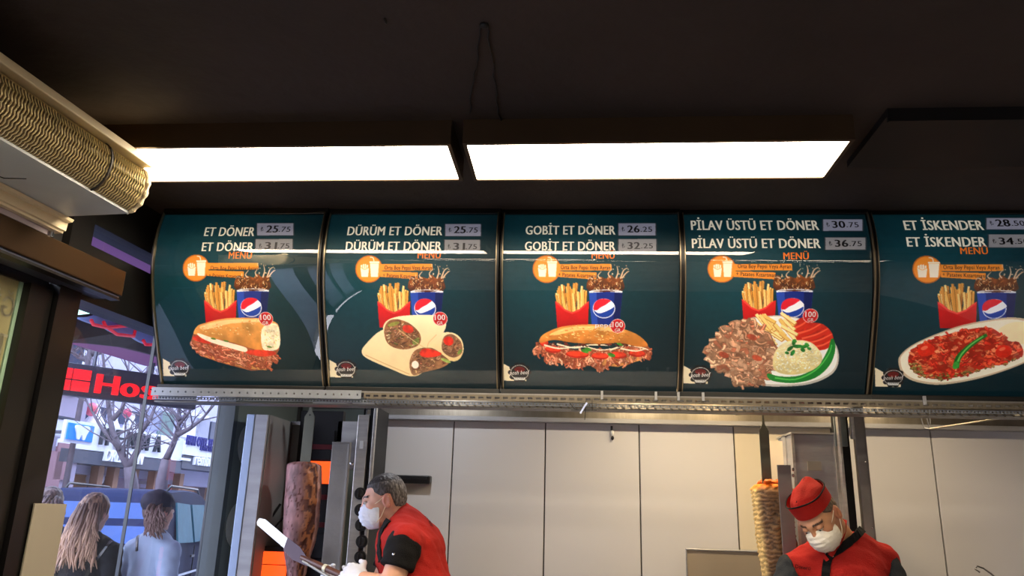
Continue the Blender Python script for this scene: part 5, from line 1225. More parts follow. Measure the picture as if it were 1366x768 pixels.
a = nets(neckR, hR-[.14, .15, .17], hR+[.17, .19, .15], .0036); b = nets(lambda P: np.maximum(bodyR(P), P[:, 2]-(hR[2]-.11)), (.70, 2.9, .85), (1.70, 3.68, hR[2]-.06), .011); c = footed(hipR, ftR)
base = (186, 132, 96)
Vb, Fb, Cb = merge([(a[0], a[1], skin_cols(toR(a[0]), base, 5, (70, 50, 36), .25)), (b[0], b[1], np.tile(hexc(base), (len(b[0]), 1))), (c[0], c[1], np.tile(hexc(base), (len(c[0]), 1)))])
mk('body', Vb, Fb, SKIN, pR, smooth=True, cols=Cb)
head_extras(MR, hR, pR, ((66, 52, 42), (150, 128, 104)), 7, MASKW, k=SR)
# cap: turned-up cuff with black edge and folded crown
def cuff(u, v_):     # u around, v up
    a_ = 2*math.pi*u; fr = math.cos(a_)        # +1 front
    rx, ry = .0795+.004*v_, .1005+.003*v_; x = rx*math.sin(a_); y = .014-ry*math.cos(a_); zb = .050-.022*(-fr) if fr < 0 else .050+.008*fr
    ht = .058+.014*abs(math.cos(a_))**3
    return hR+SR*MR @ np.array([x, y, zb+ht*v_])
HATM = CLOTH('red_cap_cloth', (.66, .12, .09), .1); 
V = []; NU = 64
for lay_, rr_ in ((0, 0), (1, -.004)):
    for j in range(7):
        for i in range(NU): q = cuff(i/NU, j/6); cc = hR+SR*MR @ np.array([0, .014, 0]); V.append(q+(MR @ np.array([0, 0, 0]))+(np.array(q-cc)-(MR[:, 2]*((q-cc)@MR[:, 2])))*rr_*10)
Fc = [(l*7*NU+j*NU+i, l*7*NU+j*NU+(i+1) % NU, l*7*NU+(j+1)*NU+(i+1) % NU, l*7*NU+(j+1)*NU+i) for l in (0, 1) for j in range(6) for i in range(NU)]+[(6*NU+i, 6*NU+(i+1) % NU, 13*NU+(i+1) % NU, 13*NU+i) for i in range(NU)]
cap_ = mk('cap', V, Fc, HATM, pR, smooth=True)
g = G(); g.tube([cuff(i/NU, 1.0) for i in range(NU+1)], .0028, 8, False); g.build('cap_edging', BLK, cap_, smooth=True)
def crown(L):
    d = s_ell(L, (0, .014, .085), (.073, .094, .056)); rg = s_cap(L, (0, -.066, .118), (0, .088, .122), .014, .014); d = smin(d, rg, .03)
    d = d-.0022*wob(L, 40, 3); dent = s_cap(L, (.03, -.05, .150), (.03, .06, .152), .014, .014); dent2 = s_cap(L, (-.03, -.05, .150), (-.03, .06, .152), .014, .014)
    d = smax(d, -dent, .012); d = smax(d, -dent2, .012); return smax(d, .058-L[:, 2], .004)
v, f = nets(crown, (-.09, -.11, .04), (.09, .13, .16), .004); mk('cap_crown', v @ MR.T*SR+hR, f, HATM, cap_, smooth=True)
g = G(); g.tube([hR+SR*MR @ np.array(q) for q in ((0, -.080, .100), (0, -.062, .1335), (0, 0, .138), (0, .085, .138), (0, .108, .112))], .003, 8); g.build('crown_seam', BLK, cap_, smooth=True)
def shirtR(P):
    d = smin(trunkR(P), upperR(P), .04); d = smin(d, s_cap(P, nR[1]+np.array([0, .01, -.02]), nR[1]+(nR[0]-nR[1])*.35+np.array([.004, .012, 0]), .074, .066), .02); return d-.007-.003*wob(P, 32, 3)-.0018*wob(P, 75, 1)
def shirtRcut(P):
    q = nR[1]+(nR[0]-nR[1])*.34; dn = (nR[0]-nR[1]); dn /= np.linalg.norm(dn); d = smax(shirtR(P), (P-q) @ np.array([-.12, -.10, .98]), .006); return np.maximum(d, .98-P[:, 2])
v, f = nets(shirtRcut, (.76, 3.02, .95), (1.58, 3.66, hR[2]+.03), .0075); mk('shirt', v, f, RED, pR, smooth=True)
def one_sleeve(sh, el, wr, out):
    def fn(P):
        d = smin(s_cap(P, sh, el, .066, .058), s_cap(P, el, wr+(el-wr)*.15, .056, .042), .02)-.003*wob(P, 50, 1)
        return smax(d, .012-(P-sh) @ np.array(out)-np.maximum(0, sh[2]-.13-P[:, 2])*3, .006)
    return fn
for sh_, el_, wr_, out in ((shl, ell_, wrl, (-.95, 0, -.3)), (shr, elr, wrr, (.95, 0, -.3))):
    q = np.array([sh_, el_, wr_]); v, f = nets(one_sleeve(sh_, el_, wr_, out), q.min(0)-.11, q.max(0)+.11, .0075); mk('sleeve', v, f, GREYC, pR, smooth=True)
ribbon_on('placket', shirtR, [(1150, 706), (1138, 718), (1122, 731), (1108, 740), (1103, 752), (1101, 772)], .030, BLK, pR, .005)
ribbon_on('undershirt', shirtR, [(1102, 728), (1104, 738), (1106, 744)], .036, CLOTH('white_undershirt', (.74, .70, .66)), pR, .004)
ribbon_on('collar', shirtR, [(1090, 728), (1097, 738), (1104, 748)], .014, RED, pR, .008); ribbon_on('collar', shirtR, [(1126, 695), (1124, 712), (1116, 728), (1107, 742)], .018, RED, pR, .008)
text_on('chest_lettering', shirtR, 'Dönerci', [(1061, 757), (1081, 760)], .014, BLK, pR)
p = march(shirtR, 1117, 737)
if p is not None: g = G(); g.ell(p, (.005, .004, .005), 8, 6); g.build('button', WHITE, pR)
for wr, dd, tn in ((wrl, (.5, -.5, -.1), 1), (wrr, (-.6, -.5, -.1), -1)):
    H = hand(wr, dd, (0, 0, -1), (25, 35, 25), thumb=tn); pts_ = np.vstack([np.array(h[1]) for h in H[1:]]+[H[0][1][None]]); v, f = nets(lambda P: hand_sdf(P, H)-.001, pts_.min(0)-.04, pts_.max(0)+.04, .0045); mk('glove', v, f, GLOVE, pR, smooth=True)
v, f = nets(lambda P: np.maximum(legs(P, hipR, ftR, (.09, 0, 0), True)-.012, .07-P[:, 2]), np.minimum(hipR, ftR)-[.27, .2, .06], np.maximum(hipR, ftR)+[.27, .2, .14], .018); mk('trousers', v, f, TROUS, pR, smooth=True)
shoes(ftR, (-.4, -.9, 0), (.09, 0, 0), pR)
# ------------------------------------------------------------------ the street outside
def sheer(name, rgb, k=.6):
    m = bpy.data.materials.new(name); m.use_nodes = True; t = m.node_tree; t.nodes.clear(); o = t.nodes.new('ShaderNodeOutputMaterial'); a = t.nodes.new('ShaderNodeBsdfDiffuse'); b = t.nodes.new('ShaderNodeBsdfTranslucent'); x = t.nodes.new('ShaderNodeMixShader')
    n = t.nodes.new('ShaderNodeTexNoise'); n.inputs['Scale'].default_value = 6; h = t.nodes.new('ShaderNodeMixRGB'); h.inputs[1].default_value = (*lin(rgb), 1); h.inputs[2].default_value = (*(lin(rgb)*.85), 1); t.links.new(n.outputs[0], h.inputs[0])
    for q in (a, b): t.links.new(h.outputs[0], q.inputs[0])
    x.inputs[0].default_value = k; t.links.new(a.outputs[0], x.inputs[1]); t.links.new(b.outputs[0], x.inputs[2]); t.links.new(x.outputs[0], o.inputs[0]); return m
g = G(); g.sbox(-30, 60, -30, -.12, -.12, -.01); struct(g, 'ground', ASPH)
g = G(); g.sbox(4.37, 34, -.10, 1, -.01, 11); g.sbox(-1.0, 4.37, -.10, 1, 2.95, 11); struct(g, 'wall_outer', mat('grey_outer_wall', (.42, .40, .42), .8, 0, .1, 1))  # unseen outer wall added to block sky reflected in the car
def OP(s, n, z): return SD*s+ND*n+ZD*z            # street frame: n measured from the camera
def ob(g, s0, s1, n0, n1, z0, z1): return g.box8([OP(a, n, z) for a in (s0, s1) for n in (n0, n1) for z in (z0, z1)])
def onf(px, py, n): r = ray(px, py); q = r*(n/(r @ ND))+E0; return float(q @ SD), float(q[2])
FN = -12.0
BR = mat('mauve_render', (.62, .58, .66), .8, 0, .1, 1); WGL = mat('dark_window_glass', (.24, .27, .36), .15, 0, .1, 3); WHT = mat('white_facade', (.93, .93, .97), .6, 0, .03)
LILAC = mat('lilac_facade', (.74, .73, .84), .7, 0, .06, 2); SLATE = mat('slate_fascia', (.27, .29, .36), .5, 0, .06, 2); WOODP = mat('tan_pillar', (.58, .42, .34), .6)
PEACH = mat('peach_lit_interior', (.82, .62, .48), .7, 0, .2, 2); DKIN = mat('dim_shop_interior', (.34, .28, .30), .7, 0, .3, 3); REDP = mat('red_shop_panel', (.72, .20, .18), .5, 0, .1, 3)
GRN = mat('green_grey_shutter', (.42, .50, .48), .6); NAVY = mat('navy_lettering', (.16, .16, .48), .6); CHAR = mat('charcoal_lettering', (.16, .18, .22), .6); WL = mat('white_sign_lettering', (.96, .96, .98), .4)
def fpx(px, py, n=FN): return onf(px, py, n)
# left-hand house
def rect(px0, py0, px1, py1, n=FN):
    s0, za = onf(px0, py0, n); s1, zb = onf(px1, py1, n); return min(s0, s1), max(s0, s1), min(za, zb), max(za, zb)
bA = thing('building', 'mauve building across the street behind the tooth sign', 'building', OP(12.6, FN-3, 0)); sA0, sA1 = 8.0, 14.9
g = G(); ob(g, sA0, sA1, FN-6, FN, 0, 12); g.build('wall', BR, bA)
for k, (s_, z_) in enumerate([(s_, z_) for s_ in (9.2, 10.9, 12.6, 14.0) for z_ in (4.5, 7.4, 10.0)]):
    g = G(); ob(g, s_-.5, s_+.5, FN-.02, FN+.06, z_-.75, z_+.75); w1_ = g.build('window', WHT, bA); g = G(); ob(g, s_-.42, s_+.42, FN+.02, FN+.07, z_-.67, z_+.67); g.build('pane', WGL, w1_)
s0, s1, z0, z1 = rect(62, 555, 96, 585, FN+.8); t = thing('sign', 'white box sign jutting out left of the tooth sign', 'sign', OP((s0+s1)/2, FN+.4, z0)); g = G(); ob(g, s0-.6, s1, FN+.01, FN+.8, z0, z1); bevel(g.build('box', WHT, t), .03)
g = G(); ob(g, s0-.6, s1, FN+.01, FN+.82, z1, z1+.05); g.build('roof_edge', SLATE, t)
for a in ((60, 600, 75, 650), (76, 590, 88, 640)):
    s0, s1, z0, z1 = rect(*a); g = G(); ob(g, s0, s1, FN-.01, FN+.05, z0, z1); g.build('door_panel', mat('rose_panel', (.62, .46, .50), .6), bA)
# bridal shop building
bB = thing('building', 'white fronted shop with gown figures above its dark signboard', 'building', OP(17, FN-3, 0)); sB1 = onf(243, 600, FN)[0]
g = G(); ob(g, 14.95, sB1, FN-6, FN-.5, 2.2, 13); ob(g, 14.95, sB1, FN-6, FN-1.2, 0, 2.2); g.build('wall', LILAC, bB)
_, _, _, zt = rect(150, 572, 150, 572); zb = onf(150, 604, FN)[1]; zc = onf(150, 622, FN)[1]
g = G(); ob(g, 14.2, sB1, FN-.5, FN+.02, zb, zt+.05); g.build('white_fascia', WHT, bB)
g = G(); ob(g, 14.3, sB1, FN-.5, FN+.05, zc, zb-.02); g.build('dark_signboard', SLATE, bB)
for px, ch in ((136, 'H'), (156, 'E'), (173, 'N'), (191, 'N'), (208, 'A')):
    s_, z_ = onf(px, 600-(136-px)*.05, FN+.06); letters('fascia_letter', ch, OP(s_-.11, FN+.06, zb+.14), SD, ZD, .26, .40, CHAR, bB, .03, thick=.03)
s0, z0 = onf(139, 614, FN+.1); s1, _ = onf(190, 618, FN+.1); letters('sign_lettering', 'DREAMON', OP(s0, FN+.08, zc+.10), SD, ZD, s1-s0, .26, WL, bB, .03, thick=.04, shear=.15)
for px in (165, 212):
    pass
for (a, m_) in (((100, 628, 148, 665), DKIN), ((150, 625, 172, 668), PEACH), ((176, 625, 205, 668), DKIN), ((206, 620, 236, 668), mat('pink_white_interior', (.70, .62, .68), .7, 0, .3, 2))):
    s0, s1, z0, z1 = rect(*a); g = G(); ob(g, s0, s1, FN-1.18, FN-1.1, .1, zc); g.build('shop_window', m_, bB)
for px in (128, 149, 176, 204, 238): s_, _ = onf(px, 640, FN-.3); g = G(); ob(g, s_-.09, s_+.09, FN-.4, FN-.2, 0, zc); g.build('pillar', WOODP, bB)
s0, s1, z0, z1 = rect(208, 620, 232, 655, FN-.6); g = G(); ob(g, s0, s1, FN-.65, FN-.6, z1-.35, z1); ob(g, s1-.3, s1, FN-.65, FN-.6, .1, z1); g.build('red_frame', REDP, bB)
for k in range(3): s0, s1, z0, z1 = rect(181, 632+k*9, 197, 637+k*9, FN-.6); g = G(); ob(g, s0, s1, FN-.62, FN-.58, z0, z1); g.build('notice', mat('grey_notice', (.45, .42, .50), .6), bB)
for s_, z_ in [(15.6+i*1.5, z_) for i in range(4) for z_ in (7.6, 10.2)]:
    g = G(); ob(g, s_-.5, s_+.5, FN-.52, FN-.44, z_-.7, z_+.7); w1_ = g.build('window', WHT, bB); g = G(); ob(g, s_-.42, s_+.42, FN-.5, FN-.43, z_-.6, z_+.6); g.build('pane', WGL, w1_)
for (a, m_) in (((98, 540, 118, 566), WGL), ((120, 540, 138, 566), WGL), ((160, 545, 186, 570), WGL), ((196, 545, 212, 575), mat('grey_shutter', (.55, .56, .66), .6)), ((213, 548, 228, 582), GRN)):
    s0, s1, z0, z1 = rect(*a, FN-.5); g = G(); ob(g, s0, s1, FN-.5, FN-.46, z0, z1); g.build('upper_window', m_, bB)
# right-hand shop
bC = thing('building', 'pale shop across the street with a long white board of navy text', 'building', OP(21, FN-3, 0)); g = G(); ob(g, sB1+.02, 31, FN-6, FN-.5, 2.1, 13); ob(g, sB1+.02, 31, FN-6, FN-1.2, 0, 2.1); g.build('wall', LILAC, bC)
s0, s1, z0, z1 = rect(244, 590, 308, 610); g = G(); ob(g, s0, s1+.5, FN-.5, FN+.1, z0-.1, z1+.05); g.build('white_board', WHT, bC)
sa, za = onf(247, 601, FN+.12); sb, _ = onf(303, 604, FN+.12); letters('board_lettering', 'HAN OTEL RESTORAN', OP(sa, FN+.12, (z0+z1)/2+.05), SD, ZD, sb-sa, .26, NAVY, bC, .04, thick=.02)
sa, _ = onf(266, 608, FN+.12); sb, _ = onf(288, 609, FN+.12); letters('board_lettering', 'KAFETERYA', OP(sa, FN+.12, z0+.06), SD, ZD, sb-sa, .16, NAVY, bC, .03, thick=.02)
z2 = onf(275, 628, FN)[1]; g = G(); ob(g, s0, s1+.5, FN-.5, FN+.06, z2, z0-.12); g.build('grey_signboard', SLATE, bC)
sa, _ = onf(258, 622, FN+.1); sb, _ = onf(293, 625, FN+.1); letters('sign_lettering', 'rembrand', OP(sa, FN+.09, z2+.12), SD, ZD, sb-sa, .34, WL, bC, .03, thick=.03)
sa, _ = onf(241, 620, FN+.1); sb, _ = onf(254, 620, FN+.1); g = G(); ob(g, sa, sb, FN+.06, FN+.09, z2+.2, z2+.26); g.build('sign_stroke', WL, bC)
for (a, m_) in (((244, 628, 262, 668), PEACH), ((263, 628, 276, 668), DKIN), ((277, 628, 290, 668), PEACH), ((291, 630, 306, 670), mat('blue_grey_interior', (.40, .44, .56), .6))):
    q0, q1, _, _ = rect(*a, FN-1.1); g = G(); ob(g, q0, q1, FN-1.18, FN-1.1, .1, z2); g.build('shop_window', m_, bC)
for (a, m_) in (((250, 555, 262, 585), WHT), ((263, 555, 276, 588), mat('grey_pilaster', (.60, .60, .66), .6)), ((282, 562, 287, 588), SLATE), ((290, 570, 306, 590), WHT)):
    q0, q1, y0_, y1_ = rect(*a, FN-.4); g = G(); ob(g, q0, q1, FN-.5, FN-.38, y0_, y1_); g.build('facade_panel', m_, bC)
q0, q1, y0_, y1_ = rect(250, 553, 277, 556, FN-.2); g = G(); ob(g, q0, q1, FN-.5, FN-.15, y0_, y0_+.08); g.build('ledge', WHT, bC)
for s_, z_ in [(22+i*1.7, z_) for i in range(4) for z_ in (7.6, 10.2)]:
    g = G(); ob(g, s_-.5, s_+.5, FN-.52, FN-.44, z_-.7, z_+.7); w1_ = g.build('window', WHT, bC); g = G(); ob(g, s_-.42, s_+.42, FN-.5, FN-.43, z_-.6, z_+.6); g.build('pane', WGL, w1_)
for s0_, s1_, lb in ((44, 52, 'unseen grey building added beyond the pale shop'), (-26, -18, 'unseen grey building added behind the viewer')):  # unseen blocks added to keep bright horizon out of car reflections
    t = thing('building', lb, 'building', OP((s0_+s1_)/2, -6, 0)); g = G(); ob(g, s0_, s1_, -11.9, D0-.3, 0, 11); g.build('wall', mat('grey_end_wall', (.48, .47, .50), .8, 0, .1, 1), t)
    for a_ in (-10, -8, -6, -4):
        for z_ in (4, 6.5, 9): e_ = s0_ if s0_ > 0 else s1_; g = G(); ob(g, e_-.03, e_+.03, a_-.5, a_+.5, z_-.7, z_+.7); g.build('window', WGL, t)
# gown figures on the white fascia
GOWN = mat('white_gown', (.95, .95, .97), .6, 0, .03)
for i, (px, y0, y1, wd, lb) in enumerate(((118, 538, 585, .15, 'leftmost white gown figure above the signboard, nearest the tooth sign'), (147, 537, 580, .26, 'widest white gown figure, right of the first pink balloon'), (171, 543, 585, .17, 'white gown figure left of the second pink balloon'), (194, 549, 588, .2, 'rightmost white gown figure, right of both balloons'))):
    s_, zb_ = onf(px, y1, FN+.25); _, zt_ = onf(px, y0, FN+.25); zb_ = zt+.05; t = thing('gown_figure', lb, 'figure', OP(s_, FN-.2, zb_), 'gown figures above the signboard'); h = zt_-zb_
    c = OP(s_, FN-.2, 0); P_ = [c+ZD*(zb_+h*q) for q in (0, .15, .4, .62, .7, .78, .84)]; g = G(); g.tube(P_, [wd, wd*.8, wd*.5, wd*.28, wd*.36, wd*.30, .06], 14); g.build('gown', GOWN, t, smooth=True)
    g = G(); g.ell(c+ZD*(zb_+h*.92), (.075, .075, h*.085), 12, 8); g.build('head', mat('pale_head', (.90, .84, .80), .6), t, smooth=True)
for px, py, rr, lb in ((133, 546, .13, 'larger pink balloon between the first two gown figures'), (180, 551, .10, 'smaller pink balloon left of the rightmost gown figure')):
    s_, z_ = onf(px, py, FN+.1); t = thing('balloon', lb, 'balloon', OP(s_, FN+.1, z_), 'pink balloons on the facade'); g = G(); g.ell(OP(s_, FN-.1, z_), (rr, rr, rr*1.15), 18, 12); g.build('ball', mat('pink_balloon', (.84, .34, .44), .3), t, smooth=True)
    g = G(); g.tube([OP(s_, FN-.1, z_-rr*1.15), OP(s_, FN-.15, zt+.05)], .01, 6); g.build('string', WHT, t)
s_, _ = onf(125, 650, FN-.8); t = thing('gown_figure', 'cream gown on a stand in the shop window behind the car', 'figure', OP(s_, FN-.8, 0)); c = OP(s_, FN-.8, 0); g = G(); g.tube([c+ZD*q for q in (.1, .5, 1.0, 1.5, 1.75, 1.95)], [.75, .62, .42, .18, .22, .1], 16); g.build('gown', mat('cream_gown', (.86, .82, .76), .7), t, smooth=True)
g = G(); g.ell(c+ZD*2.12, (.2, .2, .2)); g.build('head', WHT, t, smooth=True)
# tooth sign
s0, s1, z0, z1 = rect(93, 563, 123, 590, FN+1.2); t = thing('sign', 'square blue sign with a white tooth', 'sign', OP((s0+s1)/2, FN+1.2, z0)); g = G(); ob(g, s0, s1, FN+1.12, FN+1.2, z0, z1); bevel(g.build('panel', mat('bright_blue_sign', (.05, .50, .88), .4, emit=(.05, .5, .9), es=.25), t), .01)
g = G(); ob(g, s0-.04, s1+.04, FN+1.10, FN+1.17, z0-.05, z1+.05); g.build('frame', WHT, t); g = G(); ob(g, s0+.1, s0+.16, FN-.1, FN+1.12, z1-.2, z1-.14); g.build('arm', SLATE, t)
cs, cz, hw, hh = (s0+s1)/2, (z0+z1)/2, (s1-s0)/2, (z1-z0)/2
tp2 = [(-.5, .78), (-.25, .86), (0, .76), (.25, .86), (.5, .78), (.56, .45), (.44, .05), (.36, -.3), (.28, -.82), (.14, -.84), (.04, -.35), (-.04, -.35), (-.14, -.84), (-.28, -.82), (-.36, -.3), (-.44, .05), (-.56, .45)]
g = G(); g.prism(catmull([(cs+a*hw, cz+b*hh) for a, b in tp2], 4), SD, ZD, ND, (0, 0, 0), FN+1.2, FN+1.23); g.build('tooth', WL, t)
# red shop sign hung under our awning, slightly turned to the window
NS = -3.9
q = [onf(a, b, NS) for a, b in ((73, 480), (224, 487), (224, 526), (73, 525))]
A3 = np.array(atf(224, 487, 6.6))-np.array(atf(73, 479, 6.0)); W3 = math.hypot(A3[0], A3[1]); A3 = np.array([A3[0], A3[1], 0])/W3
O3 = atf(73, 525, 6.0); H3 = atf(73, 479, 6.0)[2]-O3[2]; N3_ = np.cross(A3, ZD)
t = thing('sign', 'grey hanging sign with glowing red letters seen through the window', 'sign', O3+A3*W3/2)
g = G(); g.prism([(-.1, 0), (W3+.25, 0), (W3+.25, H3), (-.1, H3)], A3, ZD, N3_, O3, -.06, 0.0); bevel(g.build('panel', mat('slate_sign_panel', (.24, .26, .33), .5), t), .005)
REDL = mat('red_letter', (.95, .08, .14), .5, emit=(1.0, .07, .12), es=.75)
u0 = W3*(13/151)
def onA(px, py=505): r = ray(px, py); return float((r*(((O3-E0) @ N3_)/(r @ N3_))+E0-O3) @ A3)
for i, ch, x0, x1, hh_ in ((0, 'H', 128, 160, .62), (1, 'o', 162, 188, .60), (2, 's', 190, 214, .60)):
    letters('red_letter', ch, O3+A3*onA(x0)+ZD*H3*.17+N3_*.0, A3, ZD, onA(x1)-onA(x0), H3*(.62 if ch == 'H' else .66), REDL, t, .06, thick=.02)
for a in range(2):
    for b in range(2):
        g = G(); xa, xb = onA(84)+(onA(120)-onA(84))*(0 if a == 0 else .34), onA(84)+(onA(120)-onA(84))*(.28 if a == 0 else 1.0); zb0, zb1 = H3*(.15+.36*b), H3*(.46+.36*b)
        g.prism([(xa, zb0), (xb, zb0), (xb, zb1), (xa, zb1)], A3, ZD, N3_, O3, .0, .02); g.build('red_block', REDL, t)
for x_ in (.25, W3-.15): g = G(); g.bar(O3+A3*x_+ZD*H3-N3_*.03, O3+A3*x_+ZD*(H3+.30)-N3_*.03, .02); g.build('hanger', SLATE, t)
# awning in front of the window
aw = thing('awning', 'dark awning with red-edged pale shapes standing in for reflections outside the window', 'awning', OP(4.0, -3.4, 2.5))
AWM = mat('dark_plum_awning', (.20, .15, .19), .7, 0, .15, 3); LB = sheer('pale_blue_reflection', (.80, .86, 1.0), .55); LR = mat('red_reflection_edge', (.92, .22, .30), .4, emit=(.9, .1, .2), es=.3)
def ad(px, py, d): return atf(px, py, d)
awp = [ad(80, 380, 3.9), ad(250, 430, 5.2), ad(250, 488, 5.4), ad(205, 473, 5.0), ad(165, 463, 4.6), ad(120, 458, 4.2), ad(80, 456, 3.9)]
n_ = np.cross(awp[1]-awp[0], awp[-1]-awp[0]); n_ /= np.linalg.norm(n_)
g = G(); V = [p for p in awp]+[p+n_*.03 for p in awp]; k = len(awp); g.add(V, [tuple(range(k)), tuple(range(k, 2*k))[::-1]]+[(i, (i+1) % k, k+(i+1) % k, k+i) for i in range(k)]); g.build('valance', AWM, aw)
g = G(); g.add([SP(1.5, -.12, 2.75), SP(6, -.12, 2.75), SP(6, -2.4, 2.75), SP(1.5, -2.4, 2.75), SP(1.5, -.12, 2.80), SP(6, -.12, 2.80), SP(6, -2.4, 2.80), SP(1.5, -2.4, 2.80)], [(0, 1, 2, 3), (7, 6, 5, 4), (0, 4, 5, 1), (1, 5, 6, 2), (2, 6, 7, 3), (3, 7, 4, 0)]); g.build('canopy_roof', sheer('plum_canopy', (.62, .50, .60), .7), aw)
for n_a in (-.35, -.75, -1.6): g = G(); g.sbox(1.5, 6, n_a-.04, n_a+.04, 2.72, 2.75); g.build('batten', sheer('pinkish_batten', (.95, .75, .88), .4), aw)
g = G(); g.sbox(1.6, 1.9, -2.3, -.2, 2.69, 2.75); g.build('cross_beam', mat('blue_grey_beam', (.42, .46, .56), .5), aw)
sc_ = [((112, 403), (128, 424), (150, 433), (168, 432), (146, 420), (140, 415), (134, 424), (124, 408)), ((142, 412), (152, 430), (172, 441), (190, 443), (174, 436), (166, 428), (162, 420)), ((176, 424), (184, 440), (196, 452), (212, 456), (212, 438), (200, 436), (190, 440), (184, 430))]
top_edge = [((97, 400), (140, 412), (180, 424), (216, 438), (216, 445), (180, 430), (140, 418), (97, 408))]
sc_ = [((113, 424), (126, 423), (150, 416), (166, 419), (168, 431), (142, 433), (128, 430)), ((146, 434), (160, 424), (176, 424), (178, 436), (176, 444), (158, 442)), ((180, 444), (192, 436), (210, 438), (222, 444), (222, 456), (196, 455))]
for a in sc_:  # crescent panels and red edges built in place of reflected lights
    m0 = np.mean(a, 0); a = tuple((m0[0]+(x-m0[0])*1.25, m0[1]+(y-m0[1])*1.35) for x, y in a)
    P_ = np.array([ad(x, y, 3.75+(x-97)*.0085) for x, y in catmull(a, 5)]); k = len(P_); g = G(); V = np.vstack([P_, P_+n_*.02]); g.add(V, [tuple(range(k)), tuple(range(k, 2*k))[::-1]]+[(i, (i+1) % k, k+(i+1) % k, k+i) for i in range(k)]); o = g.build('reflection_crescent', LB, aw)
    low = [q for q in a if q[1] >= np.mean([z_[1] for z_ in a])-1]; low.sort(); g = G(); g.tube([ad(x, y+1, 3.72+(x-97)*.0085) for x, y in ([(low[0][0]-3, low[0][1]-6)]+low)], .009, 8); g.build('red_reflection_edge', LR, o, smooth=True)
g = G(); g.tube([ad(97, 403, 3.6), ad(140, 415, 4.0), ad(190, 430, 4.5), ad(225, 441, 4.9)], .012, 8); g.build('edge_tube', mat('pale_blue_tube', (.68, .76, .86), .4), aw)
g = G(); g.tube([ad(94, 417, 3.6), ad(124, 414, 3.85)], .014, 10); o = g.build('lamp_tube', mat('glowing_tube', (.9, 1, .95), .4, emit=(.75, 1, .9), es=1.6), aw)
# bare trees
BARK = mat('grey_bark', (.42, .38, .42), .8, 0, .15, 12, .4, 40)
def tree(label, trunk, brs, seed, r0, d):
    t = thing('tree', label, 'tree', atf(*trunk[0], d)*np.array([1, 1, 0])); r = random.Random(seed)
    P_ = [atf(x, y, d) for x, y in trunk]; b = P_[0].copy(); b[2] = 0; g = G(); g.tube([b]+P_, np.linspace(r0*1.25, r0*.7, len(P_)+1), 10); g.build('trunk', BARK, t, smooth=True)
    for br in brs:
        Q = [atf(x, y, d+(j*.12)) for j, (x, y) in enumerate(br[1])]; g = G(); g.tube(Q, np.linspace(br[0], br[0]*.25, len(Q)), 8); o = g.build('branch', BARK, t, smooth=True)
        g = G(); cnt = 0
        for j in range(1, len(Q)):
            for _ in range(br[2]):
                p = Q[j-1]+(Q[j]-Q[j-1])*r.random(); dv = np.array([r.uniform(-1, 1), r.uniform(-1, 1), r.uniform(.1, 1)]); dv /= np.linalg.norm(dv); L = r.uniform(.4, 1.1)
                q1 = p+dv*L*.5+np.array([0, 0, .05]); q2 = p+dv*L+np.array([r.uniform(-.1, .1), r.uniform(-.1, .1), .1]); g.tube([p, q1, q2], [br[0]*.28, .010, .004], 5)
                for __ in range(2): e = q1+np.array([r.uniform(-.3, .3), r.uniform(-.3, .3), r.uniform(.05, .35)]); g.tube([q1, e], [.007, .003], 4)
        if g.n: o2 = g.build('twig', BARK, o); o2['kind'] = 'stuff'
    return t
tree('bare grey tree with a forked trunk in front of the dark signboard', [(176, 668), (175, 640), (172, 622)], [(.075, [(172, 624), (160, 600), (150, 575), (145, 545), (140, 500), (134, 440)], 3), (.07, [(172, 622), (184, 600), (188, 575), (190, 540), (196, 500), (204, 450)], 3), (.04, [(160, 600), (135, 570), (118, 540), (100, 500)], 4), (.05, [(188, 575), (200, 560), (206, 545), (214, 510)], 3), (.05, [(150, 560), (163, 545), (170, 520), (172, 480)], 3)], 3, .13, 14.0)
tree('slim bare tree standing right of the forked tree', [(212, 690), (216, 640), (222, 612)], [(.06, [(222, 612), (232, 590), (238, 570), (240, 545), (243, 500)], 4), (.05, [(236, 580), (252, 572), (268, 560), (286, 540)], 3), (.04, [(240, 560), (228, 545), (222, 520)], 3), (.04, [(238, 566), (250, 552), (262, 535)], 3)], 8, .11, 13.0)
tree('bare tree far behind the red sign', [(120, 470), (128, 430)], [(.07, [(128, 470), (110, 460), (96, 450), (80, 440)], 6), (.07, [(128, 470), (150, 465), (170, 470), (190, 450)], 6), (.07, [(118, 480), (104, 476), (95, 470)], 6)], 12, .05, 15.5)

# ------------------------------------------------------------------ blue car
CARB = mat('dark_blue_car_paint', (.07, .11, .25), .7, .0, .05, 2, coat=.0, spec=.15); CGL = mat('car_window_glass', (.24, .34, .56), .55, 0, .1, 2, spec=.2); CGT = mat('teal_tinted_glass', (.24, .44, .50), .55, .0, .1, spec=.2); TYRE = mat('tyre', (.05, .05, .055), .8)
car = thing('car', 'dark blue minivan parked across the pavement behind the walkers', 'car', (0, 0, 0))
cp = atf(217, 662, 9.6); hd_ = math.radians(19)      # heading: mostly away from the viewer
FX = np.array([-math.sin(hd_), math.cos(hd_), 0.0])   # forward
rv = ray(217, 662); az = math.atan2(rv[0], rv[1]); hh2 = az+math.radians(15); FX = np.array([math.sin(hh2), math.cos(hh2), 0.0]); RX = np.array([math.cos(hh2), -math.sin(hh2), 0.0])
CW = .84; CO = np.array([cp[0], cp[1], 0])-RX*(CW-.13)      # centre of the rear
ORG[car.name] = CO.copy(); car.location = tuple(CO)
def cpnt(x, y, z): return CO+RX*x+FX*y+ZD*z
sec = [(.0, .30, .95, .70), (.02, .30, 1.0, .80), (.10, .28, 1.05, .84)]
